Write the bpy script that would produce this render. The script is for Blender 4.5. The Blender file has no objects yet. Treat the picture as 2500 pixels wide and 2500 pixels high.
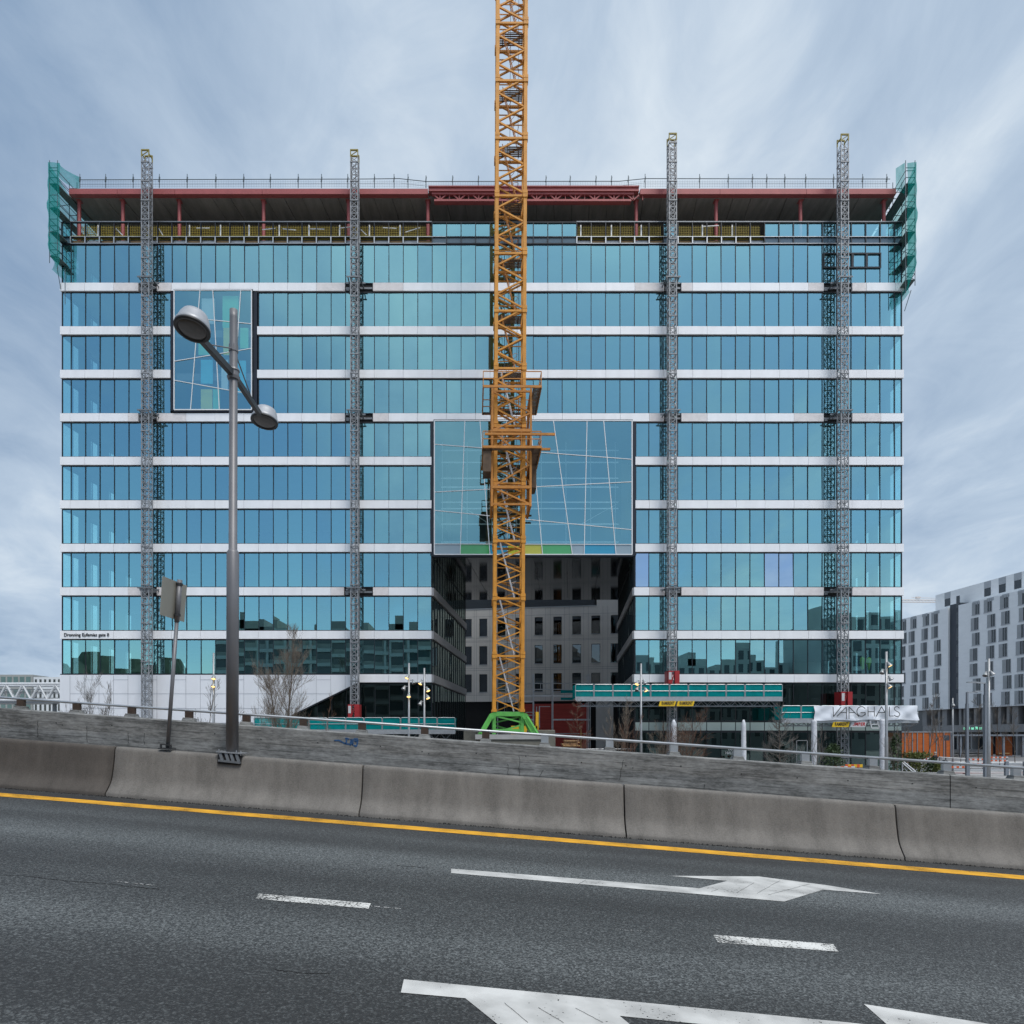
import bpy, math, random
from mathutils import Vector, Matrix
R = math.radians
rng = random.Random(7)
scene = bpy.context.scene
COL = scene.collection

# ------------------------------------------------------------------ camera, sky, sun, exposure
ZC = 3.4                       # eye height above the plaza
F = 2500 * 24.0 / 36.0         # focal length in the photograph's pixels
VX, VY = 1155.0, 1794.0        # principal point of the photograph (level camera, shifted lens)
D = 56.82                      # distance to the glass facade
S = F / D
cam = bpy.data.cameras.new("camera")
cam.lens = 24.0
cam.sensor_width = 36.0
cam.shift_x = (1250 - VX) / 2500
cam.shift_y = (VY - 1250) / 2500
cam.clip_start = 0.1
cam.clip_end = 8000
camo = bpy.data.objects.new("camera", cam)
COL.objects.link(camo)
camo.location = (0, 0, ZC)
camo.rotation_euler = (R(90), 0, 0)
scene.camera = camo

SUN_EL, SUN_ROT = 57.0, 148.0  # behind the camera
scene.view_settings.view_transform = 'Standard'
scene.view_settings.look = 'None'
scene.view_settings.gamma = 1.0
scene.view_settings.use_curve_mapping = False
scene.view_settings.exposure = 0.40

def build_world():
    w = bpy.data.worlds.new("World")
    scene.world = w
    w.use_nodes = True
    nt = w.node_tree
    nt.nodes.clear()
    N, L = nt.nodes.new, nt.links.new
    def math_(op, a, b=None, c=None, clamp=False):
        n = N('ShaderNodeMath'); n.operation = op; n.use_clamp = clamp
        for i, x in enumerate((a, b, c)):
            if x is None: continue
            if isinstance(x, (int, float)): n.inputs[i].default_value = x
            else: L(x, n.inputs[i])
        return n.outputs[0]
    out = N('ShaderNodeOutputWorld'); bg = N('ShaderNodeBackground')
    bg.inputs['Strength'].default_value = 0.1
    L(bg.outputs[0], out.inputs[0])
    sky = N('ShaderNodeTexSky')
    sky.sky_type = 'NISHITA'
    sky.sun_disc = False
    sky.sun_elevation = R(SUN_EL)
    sky.sun_rotation = R(SUN_ROT)
    sky.air_density = 1.0
    sky.dust_density = 0.4
    tc = N('ShaderNodeTexCoord')
    wn = N('ShaderNodeTexNoise'); wn.inputs['Scale'].default_value = 2.2; wn.inputs['Detail'].default_value = 3; L(tc.outputs['Generated'], wn.inputs['Vector'])
    wv = N('ShaderNodeVectorMath'); wv.operation = 'MULTIPLY_ADD'; L(wn.outputs['Color'], wv.inputs[0]); wv.inputs[1].default_value = (0.20, 0.20, 0.12); L(tc.outputs['Generated'], wv.inputs[2])
    sep = N('ShaderNodeSeparateXYZ'); L(wv.outputs[0], sep.inputs[0])
    x, y, z = sep.outputs
    zz = math_('ADD', math_('MAXIMUM', z, 0.0), 0.20)
    px = math_('DIVIDE', x, zz); py = math_('DIVIDE', y, zz)
    comb = N('ShaderNodeCombineXYZ'); L(px, comb.inputs[0]); L(py, comb.inputs[1])
    def noise(scale, rot, stretch, detail=6, rough=0.55, dist=0.0, off=(0, 0, 0)):
        m = N('ShaderNodeMapping'); m.inputs['Rotation'].default_value = (0, 0, R(rot))
        m.inputs['Scale'].default_value = stretch; m.inputs['Location'].default_value = off
        L(comb.outputs[0], m.inputs[0])
        n = N('ShaderNodeTexNoise'); n.inputs['Scale'].default_value = scale
        n.inputs['Detail'].default_value = detail; n.inputs['Roughness'].default_value = rough
        n.inputs['Distortion'].default_value = dist
        L(m.outputs[0], n.inputs['Vector'])
        return n.outputs['Fac']
    n1 = noise(0.8, -38, (1.0, 0.55, 1), 6, 0.55, 0.6, (2.3, 0.4, 0))
    n2 = noise(2.0, -50, (1.0, 0.55, 1), 8, 0.58, 0.7, (0.7, 3.1, 0))
    n3 = noise(0.45, 0, (1.0, 0.8, 1), 3, 0.5, 0.3, (5.0, 1.0, 0))
    n4 = noise(5.5, -30, (1.0, 0.7, 1), 7, 0.62, 0.8, (1.7, 2.2, 0))
    n1b = math_('MULTIPLY_ADD', math_('SUBTRACT', n4, 0.5), 0.34, n1)
    f = math_('ADD', math_('ADD', math_('MULTIPLY', n1b, 0.62), math_('MULTIPLY', n2, 0.42)), math_('MULTIPLY_ADD', n3, 0.40, -0.175))
    # broad bright patch of thin cloud north of the building
    d = Vector((0.10, 0.80, 0.55)).normalized()
    dot = N('ShaderNodeVectorMath'); dot.operation = 'DOT_PRODUCT'
    L(tc.outputs['Generated'], dot.inputs[0]); dot.inputs[1].default_value = d
    glow = math_('POWER', math_('MAXIMUM', dot.outputs['Value'], 0.0), 8.0)
    f = math_('ADD', f, math_('MULTIPLY_ADD', glow, 0.135, -0.055))
    ramp = N('ShaderNodeValToRGB'); L(f, ramp.inputs[0])
    cr = ramp.color_ramp
    cr.elements[0].position = 0.34; cr.elements[0].color = (1.9, 2.75, 4.0, 1)
    cr.elements[1].position = 0.745; cr.elements[1].color = (7.9, 8.15, 8.5, 1)
    e = cr.elements.new(0.53); e.color = (3.7, 4.55, 5.6, 1)
    e = cr.elements.new(0.63); e.color = (5.2, 5.9, 6.6, 1)
    # cover: overcast to the north, broken with clear blue to the south behind the camera
    back = math_('MULTIPLY_ADD', y, -2.0, 0.1, True)
    cov = N('ShaderNodeMapRange'); L(math_('ADD', n1, math_('MULTIPLY_ADD', n2, 0.55, -0.15)), cov.inputs[0])
    cov.inputs[1].default_value = 0.50; cov.inputs[2].default_value = 0.76
    cov.inputs[3].default_value = 0.15; cov.inputs[4].default_value = 0.92
    clear = N('ShaderNodeVectorMath'); clear.operation = 'DOT_PRODUCT'; L(tc.outputs['Generated'], clear.inputs[0]); clear.inputs[1].default_value = Vector((-0.42, -0.88, 0.16)).normalized()
    hole = math_('MULTIPLY', math_('POWER', math_('MAXIMUM', clear.outputs['Value'], 0.0), 14.0), 0.65)
    back = math_('MULTIPLY', back, 1.0)
    cov_o = math_('MAXIMUM', math_('SUBTRACT', cov.outputs[0], hole), 0.04)
    covf = math_('ADD', math_('MULTIPLY', back, cov_o), math_('MULTIPLY', math_('SUBTRACT', 1.0, back), 0.97), None, True)
    mix = N('ShaderNodeMix'); mix.data_type = 'RGBA'
    L(covf, mix.inputs['Factor']); L(sky.outputs[0], mix.inputs['A']); L(ramp.outputs[0], mix.inputs['B'])
    # extra brightness added high in the unseen southern sky, as fill light
    sd = Vector((math.sin(R(SUN_ROT)) * math.cos(R(74)), math.cos(R(SUN_ROT)) * math.cos(R(74)), math.sin(R(74))))
    dot2 = N('ShaderNodeVectorMath'); dot2.operation = 'DOT_PRODUCT'
    L(tc.outputs['Generated'], dot2.inputs[0]); dot2.inputs[1].default_value = sd
    sg = math_('POWER', math_('MAXIMUM', dot2.outputs['Value'], 0.0), 9.0)
    add = N('ShaderNodeMix'); add.data_type = 'RGBA'; add.blend_type = 'ADD'
    add.inputs['Factor'].default_value = 1.0
    sc = N('ShaderNodeVectorMath'); sc.operation = 'SCALE'; sc.inputs[0].default_value = (15.0, 14.8, 14.4)
    L(sg, sc.inputs['Scale'])
    L(mix.outputs['Result'], add.inputs['A']); L(sc.outputs[0], add.inputs['B'])
    L(add.outputs['Result'], bg.inputs['Color'])
build_world()

sun = bpy.data.lights.new("sun", 'SUN')
sun.energy = 1.5
sun.angle = R(22)
sun.color = (1.0, 0.95, 0.88)
suno = bpy.data.objects.new("sun", sun)
COL.objects.link(suno)
sdir = Vector((math.sin(R(SUN_ROT)) * math.cos(R(SUN_EL)), math.cos(R(SUN_ROT)) * math.cos(R(SUN_EL)), math.sin(R(SUN_EL))))
suno.rotation_euler = (-sdir).to_track_quat('-Z', 'Y').to_euler()
suno.location = (0, -30, 60)

cy = scene.cycles
cy.max_bounces = 8
cy.diffuse_bounces = 3
cy.glossy_bounces = 4
cy.transmission_bounces = 4
cy.transparent_max_bounces = 24
cy.sample_clamp_indirect = 6.0
cy.caustics_reflective = False
cy.caustics_refractive = False
try:
    cy.use_denoising = True
    cy.denoiser = 'OPENIMAGEDENOISE'
    cy.denoising_prefilter = 'ACCURATE'
except Exception:
    pass

# ------------------------------------------------------------------ materials
UH = Vector((math.cos(R(4.57)), -math.sin(R(4.57)), 0))   # along the road (to the right), horizontal
VH = Vector((math.sin(R(4.57)), math.cos(R(4.57)), 0))    # across the road (away)
GR = 0.0693                                                # the ramp falls to the right

def newmat(name):
    m = bpy.data.materials.new(name)
    m.use_nodes = True
    nt = m.node_tree
    nt.nodes.clear()
    return m, nt

def M(name, col, rough=0.6, metal=0.0, var=0.12, scale=2.0, bump=0.0, stretch=(1, 1, 1), spec=0.5, emit=None, estr=0.0, fine=0.0):
    m, nt = newmat(name)
    N, L = nt.nodes.new, nt.links.new
    out = N('ShaderNodeOutputMaterial'); p = N('ShaderNodeBsdfPrincipled')
    L(p.outputs[0], out.inputs[0])
    tc = N('ShaderNodeTexCoord'); mp = N('ShaderNodeMapping'); mp.inputs['Scale'].default_value = stretch
    L(tc.outputs['Object'], mp.inputs[0])
    n = N('ShaderNodeTexNoise'); n.inputs['Scale'].default_value = scale; n.inputs['Detail'].default_value = 7
    n.inputs['Roughness'].default_value = 0.6
    L(mp.outputs[0], n.inputs['Vector'])
    fac = n.outputs['Fac']
    if fine:
        n2 = N('ShaderNodeTexNoise'); n2.inputs['Scale'].default_value = scale * 14; n2.inputs['Detail'].default_value = 4
        L(mp.outputs[0], n2.inputs['Vector'])
        mm = N('ShaderNodeMath'); mm.operation = 'MULTIPLY_ADD'
        L(n2.outputs['Fac'], mm.inputs[0]); mm.inputs[1].default_value = fine
        m2 = N('ShaderNodeMath'); m2.operation = 'MULTIPLY_ADD'; L(fac, m2.inputs[0]); m2.inputs[1].default_value = 1 - fine; m2.inputs[2].default_value = 0
        L(m2.outputs[0], mm.inputs[2]); fac = mm.outputs[0]
    r = N('ShaderNodeValToRGB'); L(fac, r.inputs[0])
    r.color_ramp.elements[0].position = 0.28; r.color_ramp.elements[1].position = 0.72
    lo = [max(0, c * (1 - var)) for c in col]; hi = [min(1, c * (1 + var)) for c in col]
    r.color_ramp.elements[0].color = (*lo, 1); r.color_ramp.elements[1].color = (*hi, 1)
    L(r.outputs[0], p.inputs['Base Color'])
    p.inputs['Roughness'].default_value = rough
    p.inputs['Metallic'].default_value = metal
    p.inputs['Specular IOR Level'].default_value = spec
    if bump:
        b = N('ShaderNodeBump'); b.inputs['Strength'].default_value = bump; b.inputs['Distance'].default_value = 0.02
        L(fac, b.inputs['Height']); L(b.outputs[0], p.inputs['Normal'])
    if emit:
        p.inputs['Emission Color'].default_value = (*emit, 1); p.inputs['Emission Strength'].default_value = estr
    return m

def glass(name, trans, refl, f0, f1, wav=0.0, rough=0.0):
    """coated facade glass: a tinted mirror coat over a tinted see-through pane"""
    m, nt = newmat(name)
    N, L = nt.nodes.new, nt.links.new
    out = N('ShaderNodeOutputMaterial'); mix = N('ShaderNodeMixShader')
    t = N('ShaderNodeBsdfTransparent'); t.inputs[0].default_value = (*trans, 1)
    g = N('ShaderNodeBsdfGlossy'); g.inputs['Color'].default_value = (*refl, 1); g.inputs['Roughness'].default_value = rough
    lw = N('ShaderNodeLayerWeight'); lw.inputs['Blend'].default_value = 0.35
    mr = N('ShaderNodeMapRange'); L(lw.outputs['Facing'], mr.inputs[0])
    mr.inputs[1].default_value = 0.0; mr.inputs[2].default_value = 1.0; mr.inputs[3].default_value = f0; mr.inputs[4].default_value = f1
    if wav:
        tc = N('ShaderNodeTexCoord'); n = N('ShaderNodeTexNoise'); n.inputs['Scale'].default_value = 0.55; n.inputs['Detail'].default_value = 1.5
        L(tc.outputs['Object'], n.inputs['Vector'])
        b = N('ShaderNodeBump'); b.inputs['Strength'].default_value = wav; b.inputs['Distance'].default_value = 0.02
        L(n.outputs['Fac'], b.inputs['Height']); L(b.outputs[0], g.inputs['Normal'])
    L(mr.outputs[0], mix.inputs[0]); L(t.outputs[0], mix.inputs[1]); L(g.outputs[0], mix.inputs[2]); L(mix.outputs[0], out.inputs[0])
    return m

def netting(name, col, alpha):
    m, nt = newmat(name)
    N, L = nt.nodes.new, nt.links.new
    out = N('ShaderNodeOutputMaterial'); mix = N('ShaderNodeMixShader')
    t = N('ShaderNodeBsdfTransparent'); t.inputs[0].default_value = (0.75, 0.95, 0.93, 1)
    d = N('ShaderNodeBsdfDiffuse'); d.inputs[0].default_value = (*col, 1)
    tl = N('ShaderNodeBsdfTranslucent'); tl.inputs[0].default_value = (*col, 1)
    a = N('ShaderNodeAddShader') if False else N('ShaderNodeMixShader'); a.inputs[0].default_value = 0.45
    L(d.outputs[0], a.inputs[1]); L(tl.outputs[0], a.inputs[2])
    tc = N('ShaderNodeTexCoord'); n = N('ShaderNodeTexNoise'); n.inputs['Scale'].default_value = 1.3; n.inputs['Detail'].default_value = 4
    L(tc.outputs['Object'], n.inputs['Vector'])
    mr = N('ShaderNodeMapRange'); L(n.outputs['Fac'], mr.inputs[0])
    mr.inputs[1].default_value = 0.3; mr.inputs[2].default_value = 0.7; mr.inputs[3].default_value = max(0, alpha - 0.15); mr.inputs[4].default_value = min(1, alpha + 0.12)
    L(mr.outputs[0], mix.inputs[0]); L(t.outputs[0], mix.inputs[1]); L(a.outputs[0], mix.inputs[2]); L(mix.outputs[0], out.inputs[0])
    return m

def road_coords(nt):
    """(along, across, height above the sloping road) in metres, from world position"""
    N, L = nt.nodes.new, nt.links.new
    g = N('ShaderNodeNewGeometry')
    def dot(v):
        n = N('ShaderNodeVectorMath'); n.operation = 'DOT_PRODUCT'; L(g.outputs['Position'], n.inputs[0]); n.inputs[1].default_value = v
        return n.outputs['Value']
    s, w = dot(UH), dot(VH)
    h = dot(Vector((0, 0, 1)) + UH * GR)
    c = N('ShaderNodeCombineXYZ'); L(s, c.inputs[0]); L(w, c.inputs[1]); L(h, c.inputs[2])
    return c.outputs[0], s, w, h

def asphalt():
    m, nt = newmat("asphalt")
    N, L = nt.nodes.new, nt.links.new
    out = N('ShaderNodeOutputMaterial'); p = N('ShaderNodeBsdfPrincipled'); L(p.outputs[0], out.inputs[0])
    co, s, w, h = road_coords(nt)
    def mth(op, a, b=None, c=None, clamp=False):
        n = N('ShaderNodeMath'); n.operation = op; n.use_clamp = clamp
        for i, x in enumerate((a, b, c)):
            if x is None: continue
            if isinstance(x, (int, float)): n.inputs[i].default_value = x
            else: L(x, n.inputs[i])
        return n.outputs[0]
    vor = N('ShaderNodeTexVoronoi'); vor.inputs['Scale'].default_value = 88; L(co, vor.inputs['Vector'])
    vsep = N('ShaderNodeSeparateColor'); L(vor.outputs['Color'], vsep.inputs[0])
    fine = N('ShaderNodeTexNoise'); fine.inputs['Scale'].default_value = 30; fine.inputs['Detail'].default_value = 6; L(co, fine.inputs['Vector'])
    mp = N('ShaderNodeMapping'); mp.inputs['Scale'].default_value = (0.05, 0.55, 0.3); L(co, mp.inputs[0])
    lane = N('ShaderNodeTexNoise'); lane.inputs['Scale'].default_value = 1.5; lane.inputs['Detail'].default_value = 4; lane.inputs['Distortion'].default_value = 0.4
    L(mp.outputs[0], lane.inputs['Vector'])
    blot = N('ShaderNodeTexNoise'); blot.inputs['Scale'].default_value = 0.7; blot.inputs['Detail'].default_value = 5; L(co, blot.inputs['Vector'])
    # polished wheel paths show bare pale stones; between them the binder stays dark
    def bump_at(c, wd):
        q = mth('DIVIDE', mth('SUBTRACT', w, c), wd)
        return mth('POWER', 2.718, mth('MULTIPLY', mth('MULTIPLY', q, q), -1.0))
    track = mth('ADD', mth('ADD', bump_at(4.95, 0.48), bump_at(8.1, 0.95)), mth('ADD', mth('MULTIPLY', bump_at(9.6, 0.35), 0.5), bump_at(2.9, 0.35)))
    wear = mth('ADD', mth('MULTIPLY', track, 0.5), mth('MULTIPLY_ADD', lane.outputs['Fac'], 1.0, -0.34), None, True)
    wear = mth('ADD', wear, mth('MULTIPLY_ADD', blot.outputs['Fac'], 0.3, -0.15), None, True)
    stone = mth('GREATER_THAN', mth('ADD', vsep.outputs[0], mth('MULTIPLY', wear, 0.55)), 0.78)
    amt = mth('MULTIPLY', stone, mth('MULTIPLY_ADD', vsep.outputs[1], 0.7, 0.3))
    amt = mth('MULTIPLY', amt, mth('MULTIPLY_ADD', wear, 0.8, 0.2))
    r1 = N('ShaderNodeMix'); r1.data_type = 'RGBA'
    L(wear, r1.inputs['Factor']); r1.inputs['A'].default_value = (0.019, 0.0192, 0.0195, 1); r1.inputs['B'].default_value = (0.044, 0.0485, 0.050, 1)
    r2 = N('ShaderNodeMix'); r2.data_type = 'RGBA'
    L(amt, r2.inputs['Factor']); L(r1.outputs['Result'], r2.inputs['A']); r2.inputs['B'].default_value = (0.19, 0.205, 0.205, 1)
    fr = N('ShaderNodeMapRange'); L(fine.outputs['Fac'], fr.inputs[0]); fr.inputs[1].default_value = 0.3; fr.inputs[2].default_value = 0.7; fr.inputs[3].default_value = 0.5; fr.inputs[4].default_value = 1.45
    r3 = N('ShaderNodeVectorMath'); r3.operation = 'SCALE'; L(r2.outputs['Result'], r3.inputs[0]); L(fr.outputs[0], r3.inputs['Scale'])
    L(r3.outputs[0], p.inputs['Base Color'])
    p.inputs['Roughness'].default_value = 0.72
    b = N('ShaderNodeBump'); b.inputs['Strength'].default_value = 0.55; b.inputs['Distance'].default_value = 0.006
    L(mth('ADD', vor.outputs['Distance'], mth('MULTIPLY', fine.outputs['Fac'], 0.6)), b.inputs['Height']); L(b.outputs[0], p.inputs['Normal'])
    return m

def paint(name, col, worn):
    m, nt = newmat(name)
    N, L = nt.nodes.new, nt.links.new
    out = N('ShaderNodeOutputMaterial'); p = N('ShaderNodeBsdfPrincipled'); t = N('ShaderNodeBsdfTransparent'); mix = N('ShaderNodeMixShader')
    co, s, w, h = road_coords(nt)
    n = N('ShaderNodeTexNoise'); n.inputs['Scale'].default_value = 45; n.inputs['Detail'].default_value = 4; L(co, n.inputs['Vector'])
    n2 = N('ShaderNodeTexNoise'); n2.inputs['Scale'].default_value = 3; n2.inputs['Detail'].default_value = 6; L(co, n2.inputs['Vector'])
    a = N('ShaderNodeMath'); a.operation = 'MULTIPLY_ADD'; L(n2.outputs['Fac'], a.inputs[0]); a.inputs[1].default_value = 0.5; L(n.outputs['Fac'], a.inputs[2])
    g = N('ShaderNodeMath'); g.operation = 'GREATER_THAN'; L(a.outputs[0], g.inputs[0]); g.inputs[1].default_value = worn
    r = N('ShaderNodeValToRGB'); L(n2.outputs['Fac'], r.inputs[0])
    r.color_ramp.elements[0].position = 0.3; r.color_ramp.elements[0].color = (*[c * 0.55 for c in col], 1)
    r.color_ramp.elements[1].position = 0.65; r.color_ramp.elements[1].color = (*col, 1)
    L(r.outputs[0], p.inputs['Base Color']); p.inputs['Roughness'].default_value = 0.7
    L(g.outputs[0], mix.inputs[0]); L(t.outputs[0], mix.inputs[1]); L(p.outputs[0], mix.inputs[2]); L(mix.outputs[0], out.inputs[0])
    return m

def board_concrete(name, col, streak=1.0):
    """board-marked cast concrete of the ramp parapet / the cast barrier segments"""
    m, nt = newmat(name)
    N, L = nt.nodes.new, nt.links.new
    out = N('ShaderNodeOutputMaterial'); p = N('ShaderNodeBsdfPrincipled'); L(p.outputs[0], out.inputs[0])
    co, s, w, h = road_coords(nt)
    def nz(scale, st, det=6, rough=0.6):
        mp = N('ShaderNodeMapping'); mp.inputs['Scale'].default_value = st; L(co, mp.inputs[0])
        n = N('ShaderNodeTexNoise'); n.inputs['Scale'].default_value = scale; n.inputs['Detail'].default_value = det; n.inputs['Roughness'].default_value = rough
        L(mp.outputs[0], n.inputs['Vector']); return n.outputs['Fac']
    def mth(op, a, b=None, c=None, clamp=False):
        n = N('ShaderNodeMath'); n.operation = op; n.use_clamp = clamp
        for i, x in enumerate((a, b, c)):
            if x is None: continue
            if isinstance(x, (int, float)): n.inputs[i].default_value = x
            else: L(x, n.inputs[i])
        return n.outputs[0]
    if streak:
        a = nz(1.6, (0.7, 1, 8), 8, 0.72); b = nz(3.2, (0.5, 1, 12), 7, 0.7); c = nz(1.3, (1, 1, 1.5), 6); g2 = nz(11, (.8, 1, 2.2), 6, .7)
        brd = mth('FRACT', mth('MULTIPLY', h, 8.6)); line = mth('MULTIPLY', mth('LESS_THAN', brd, .09), mth('GREATER_THAN', nz(2.2, (.5, 1, 3), 3), .47))
        f = mth('SUBTRACT', mth('ADD', mth('ADD', mth('MULTIPLY', a, 0.36), mth('MULTIPLY', b, 0.26)), mth('ADD', mth('MULTIPLY', c, 0.28), mth('MULTIPLY', g2, .30))), mth('MULTIPLY', line, .10))
        lo, hi = 0.50, 0.70
    else:
        a = nz(1.5, (2.0, 1, 0.32), 7); b = nz(48, (1, 1, 1), 4); c = nz(7, (1, 1, .6), 6)
        f = mth('ADD', mth('ADD', mth('MULTIPLY', a, 0.55), mth('MULTIPLY', b, 0.42)), mth('MULTIPLY', c, 0.23))
        lo, hi = 0.42, 0.78
    r = N('ShaderNodeValToRGB'); L(f, r.inputs[0])
    k = 0.60 if streak else 0.36
    r.color_ramp.elements[0].position = lo; r.color_ramp.elements[0].color = (*[x * (1 - k) for x in col], 1)
    r.color_ramp.elements[1].position = hi; r.color_ramp.elements[1].color = (*[min(1, x * (1 + k)) for x in col], 1)
    last = r.outputs[0]
    # small dark air holes in the casting, and grime spots
    vor = N('ShaderNodeTexVoronoi'); vor.inputs['Scale'].default_value = 17 if not streak else 9; L(co, vor.inputs['Vector'])
    hole = mth('LESS_THAN', vor.outputs['Distance'], 0.10 if not streak else 0.05)
    mx = N('ShaderNodeMix'); mx.data_type = 'RGBA'; L(mth('MULTIPLY', hole, 0.55), mx.inputs['Factor']); L(last, mx.inputs['A']); mx.inputs['B'].default_value = (0.05, 0.048, 0.045, 1)
    L(mx.outputs['Result'], p.inputs['Base Color'])
    p.inputs['Roughness'].default_value = 0.85
    bm = N('ShaderNodeBump'); bm.inputs['Strength'].default_value = 0.35; bm.inputs['Distance'].default_value = 0.015
    L(f, bm.inputs['Height']); L(bm.outputs[0], p.inputs['Normal'])
    return m

def paving():
    m, nt = newmat("plaza_paving")
    N, L = nt.nodes.new, nt.links.new
    out = N('ShaderNodeOutputMaterial'); p = N('ShaderNodeBsdfPrincipled'); L(p.outputs[0], out.inputs[0])
    tc = N('ShaderNodeTexCoord')
    br = N('ShaderNodeTexBrick'); L(tc.outputs['Object'], br.inputs['Vector'])
    br.inputs['Scale'].default_value = 1.0; br.inputs['Brick Width'].default_value = 1.2; br.inputs['Row Height'].default_value = 0.6; br.inputs['Mortar Size'].default_value = 0.012
    br.inputs['Color1'].default_value = (0.30, 0.30, 0.30, 1); br.inputs['Color2'].default_value = (0.36, 0.355, 0.35, 1); br.inputs['Mortar'].default_value = (0.16, 0.16, 0.16, 1)
    n = N('ShaderNodeTexNoise'); n.inputs['Scale'].default_value = 0.25; n.inputs['Detail'].default_value = 6; L(tc.outputs['Object'], n.inputs['Vector'])
    mr = N('ShaderNodeMapRange'); L(n.outputs['Fac'], mr.inputs[0]); mr.inputs[3].default_value = 0.7; mr.inputs[4].default_value = 1.25
    sc = N('ShaderNodeVectorMath'); sc.operation = 'SCALE'; L(br.outputs['Color'], sc.inputs[0]); L(mr.outputs[0], sc.inputs['Scale'])
    L(sc.outputs[0], p.inputs['Base Color']); p.inputs['Roughness'].default_value = 0.8
    return m

MT = {}
MT['asphalt'] = asphalt()
MT['paving'] = paving()
MT['yellow_paint'] = paint("yellow_road_paint", (0.74, 0.37, 0.018), 0.57)
MT['white_paint'] = paint("white_road_paint", (0.58, 0.58, 0.56), 0.545)
MT['worn_paint'] = paint("worn_white_road_paint", (0.66, 0.66, 0.63), 0.685)
MT['barrier_dark'] = board_concrete('stained_barrier_concrete', (0.072, 0.063, 0.055), 0.0)
MT['faded_paint'] = paint('faded_white_road_paint', (0.40, 0.40, 0.39), 0.80)
MT['wall_conc'] = board_concrete("board_marked_concrete", (0.185, 0.188, 0.184), 1.0)
MT['barrier_conc'] = board_concrete("cast_barrier_concrete", (0.160, 0.150, 0.137), 0.0)
MT['galv'] = M("galvanised_steel", (0.42, 0.44, 0.46), 0.42, 0.65, 0.12, 6)
MT['galv_dark'] = M("weathered_galvanised_steel", (0.20, 0.215, 0.23), 0.5, 0.5, 0.2, 5)
MT['pole'] = M("grey_pole_paint", (0.17, 0.17, 0.18), 0.45, 0.25, 0.08, 3)
MT['lampshell'] = M("lamp_shell_paint", (0.36, 0.375, 0.40), 0.4, 0.2, 0.08, 6)
MT['lens_off'] = M("dull_lamp_glass", (0.055, 0.05, 0.048), 0.3, 0, 0.35, 6)
MT['rimblack'] = M("black_rim", (0.014, 0.014, 0.015), 0.5, 0, 0.1, 3)
MT['dark_metal'] = M("dark_grey_metal", (0.045, 0.047, 0.05), 0.5, 0.4, 0.15, 4)
MT['signback'] = M("aluminium_sign_back", (0.30, 0.29, 0.25), 0.5, 0.15, 0.06, 3)
MT['rust'] = M("rust_brown_block", (0.055, 0.035, 0.025), 0.8, 0, 0.3, 8)
MT['frame'] = M("dark_window_frame", (0.018, 0.022, 0.028), 0.4, 0.3, 0.1, 2)
MT['band'] = M("white_aluminium_cladding", (0.88, 0.885, 0.90), 0.32, 0.10, 0.06, 1.2, 0, (1, 1, .25))
MT['bandfilm'] = M("film_covered_cladding", (0.72, 0.69, 0.69), 0.5, 0.0, 0.10, 2.5)
MT['baseclad'] = M("white_base_cladding", (0.78, 0.80, 0.84), 0.32, 0.10, 0.05, 0.9, 0, (1, 1, .35))
MT['sideband'] = M("grey_aluminium_cladding", (0.42, 0.41, 0.41), 0.35, 0.3, 0.05, 0.5)
MT['joint'] = M("dark_panel_joint", (0.16, 0.18, 0.21), 0.7, 0, 0.1, 3)
MT['white_frame'] = M("white_frame", (0.72, 0.74, 0.76), 0.4, 0.1, 0.04, 2)
MT['reveal'] = M("dark_reveal", (0.022, 0.026, 0.036), 0.35, 0.3, 0.15, 1.0)
MT['slab'] = M("interior_slab", (0.20, 0.21, 0.22), 0.8, 0, 0.12, 0.6)
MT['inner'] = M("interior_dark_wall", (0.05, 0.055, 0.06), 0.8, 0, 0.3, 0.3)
MT['pale_rear'] = M('pale_rear_cladding', (0.55, 0.56, 0.58), 0.6, 0, 0.05, 0.5)
MT['pier'] = M("interior_pier", (0.06, 0.065, 0.07), 0.8, 0, 0.2, 0.7)
MT['rawconc'] = M("raw_concrete_ceiling", (0.21, 0.195, 0.18), 0.85, 0, 0.35, 0.8, 0.2, (2.5, 0.35, 1), fine=0.3)
MT['redsteel'] = M("red_primer_steel", (0.34, 0.085, 0.085), 0.5, 0.05, 0.12, 1.2)
MT['wood'] = M("plywood_board", (0.42, 0.26, 0.13), 0.75, 0, 0.15, 2)
MT['insul'] = M("white_insulation", (0.62, 0.63, 0.66), 0.6, 0, 0.15, 2)
MT['ymesh'] = M("yellow_safety_mesh", (0.36, 0.27, 0.03), 0.6, 0, 0.1, 3)
MT['yledge'] = M("yellow_ledge", (0.42, 0.36, 0.06), 0.7, 0, 0.2, 2)
MT['spandrel'] = M("blue_grey_spandrel_glass", (0.075, 0.125, 0.165), 0.12, 0.0, 0.1, 0.8, spec=1.0)
MT['pale_spandrel'] = M("pale_spandrel_glass", (0.26, 0.33, 0.33), 0.12, 0.0, 0.06, 0.8, spec=0.8)
MT['soffit'] = M("black_glossy_soffit", (0.012, 0.013, 0.014), 0.06, 0.0, 0.2, 0.6, spec=1.0)
MT['pgreen'] = M('green_room_panel', (0.25, 0.85, 0.45), .7, 0, .05, 1)
MT['pyellow'] = M('yellow_room_panel', (0.9, 0.82, 0.12), .7, 0, .05, 1)
MT['pblue'] = M('blue_room_panel', (0.12, 0.72, 0.9), .7, 0, .05, 1)
MT['pwhite'] = M('white_room_panel', (0.85, 0.88, 0.88), .7, 0, .05, 1)
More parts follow.
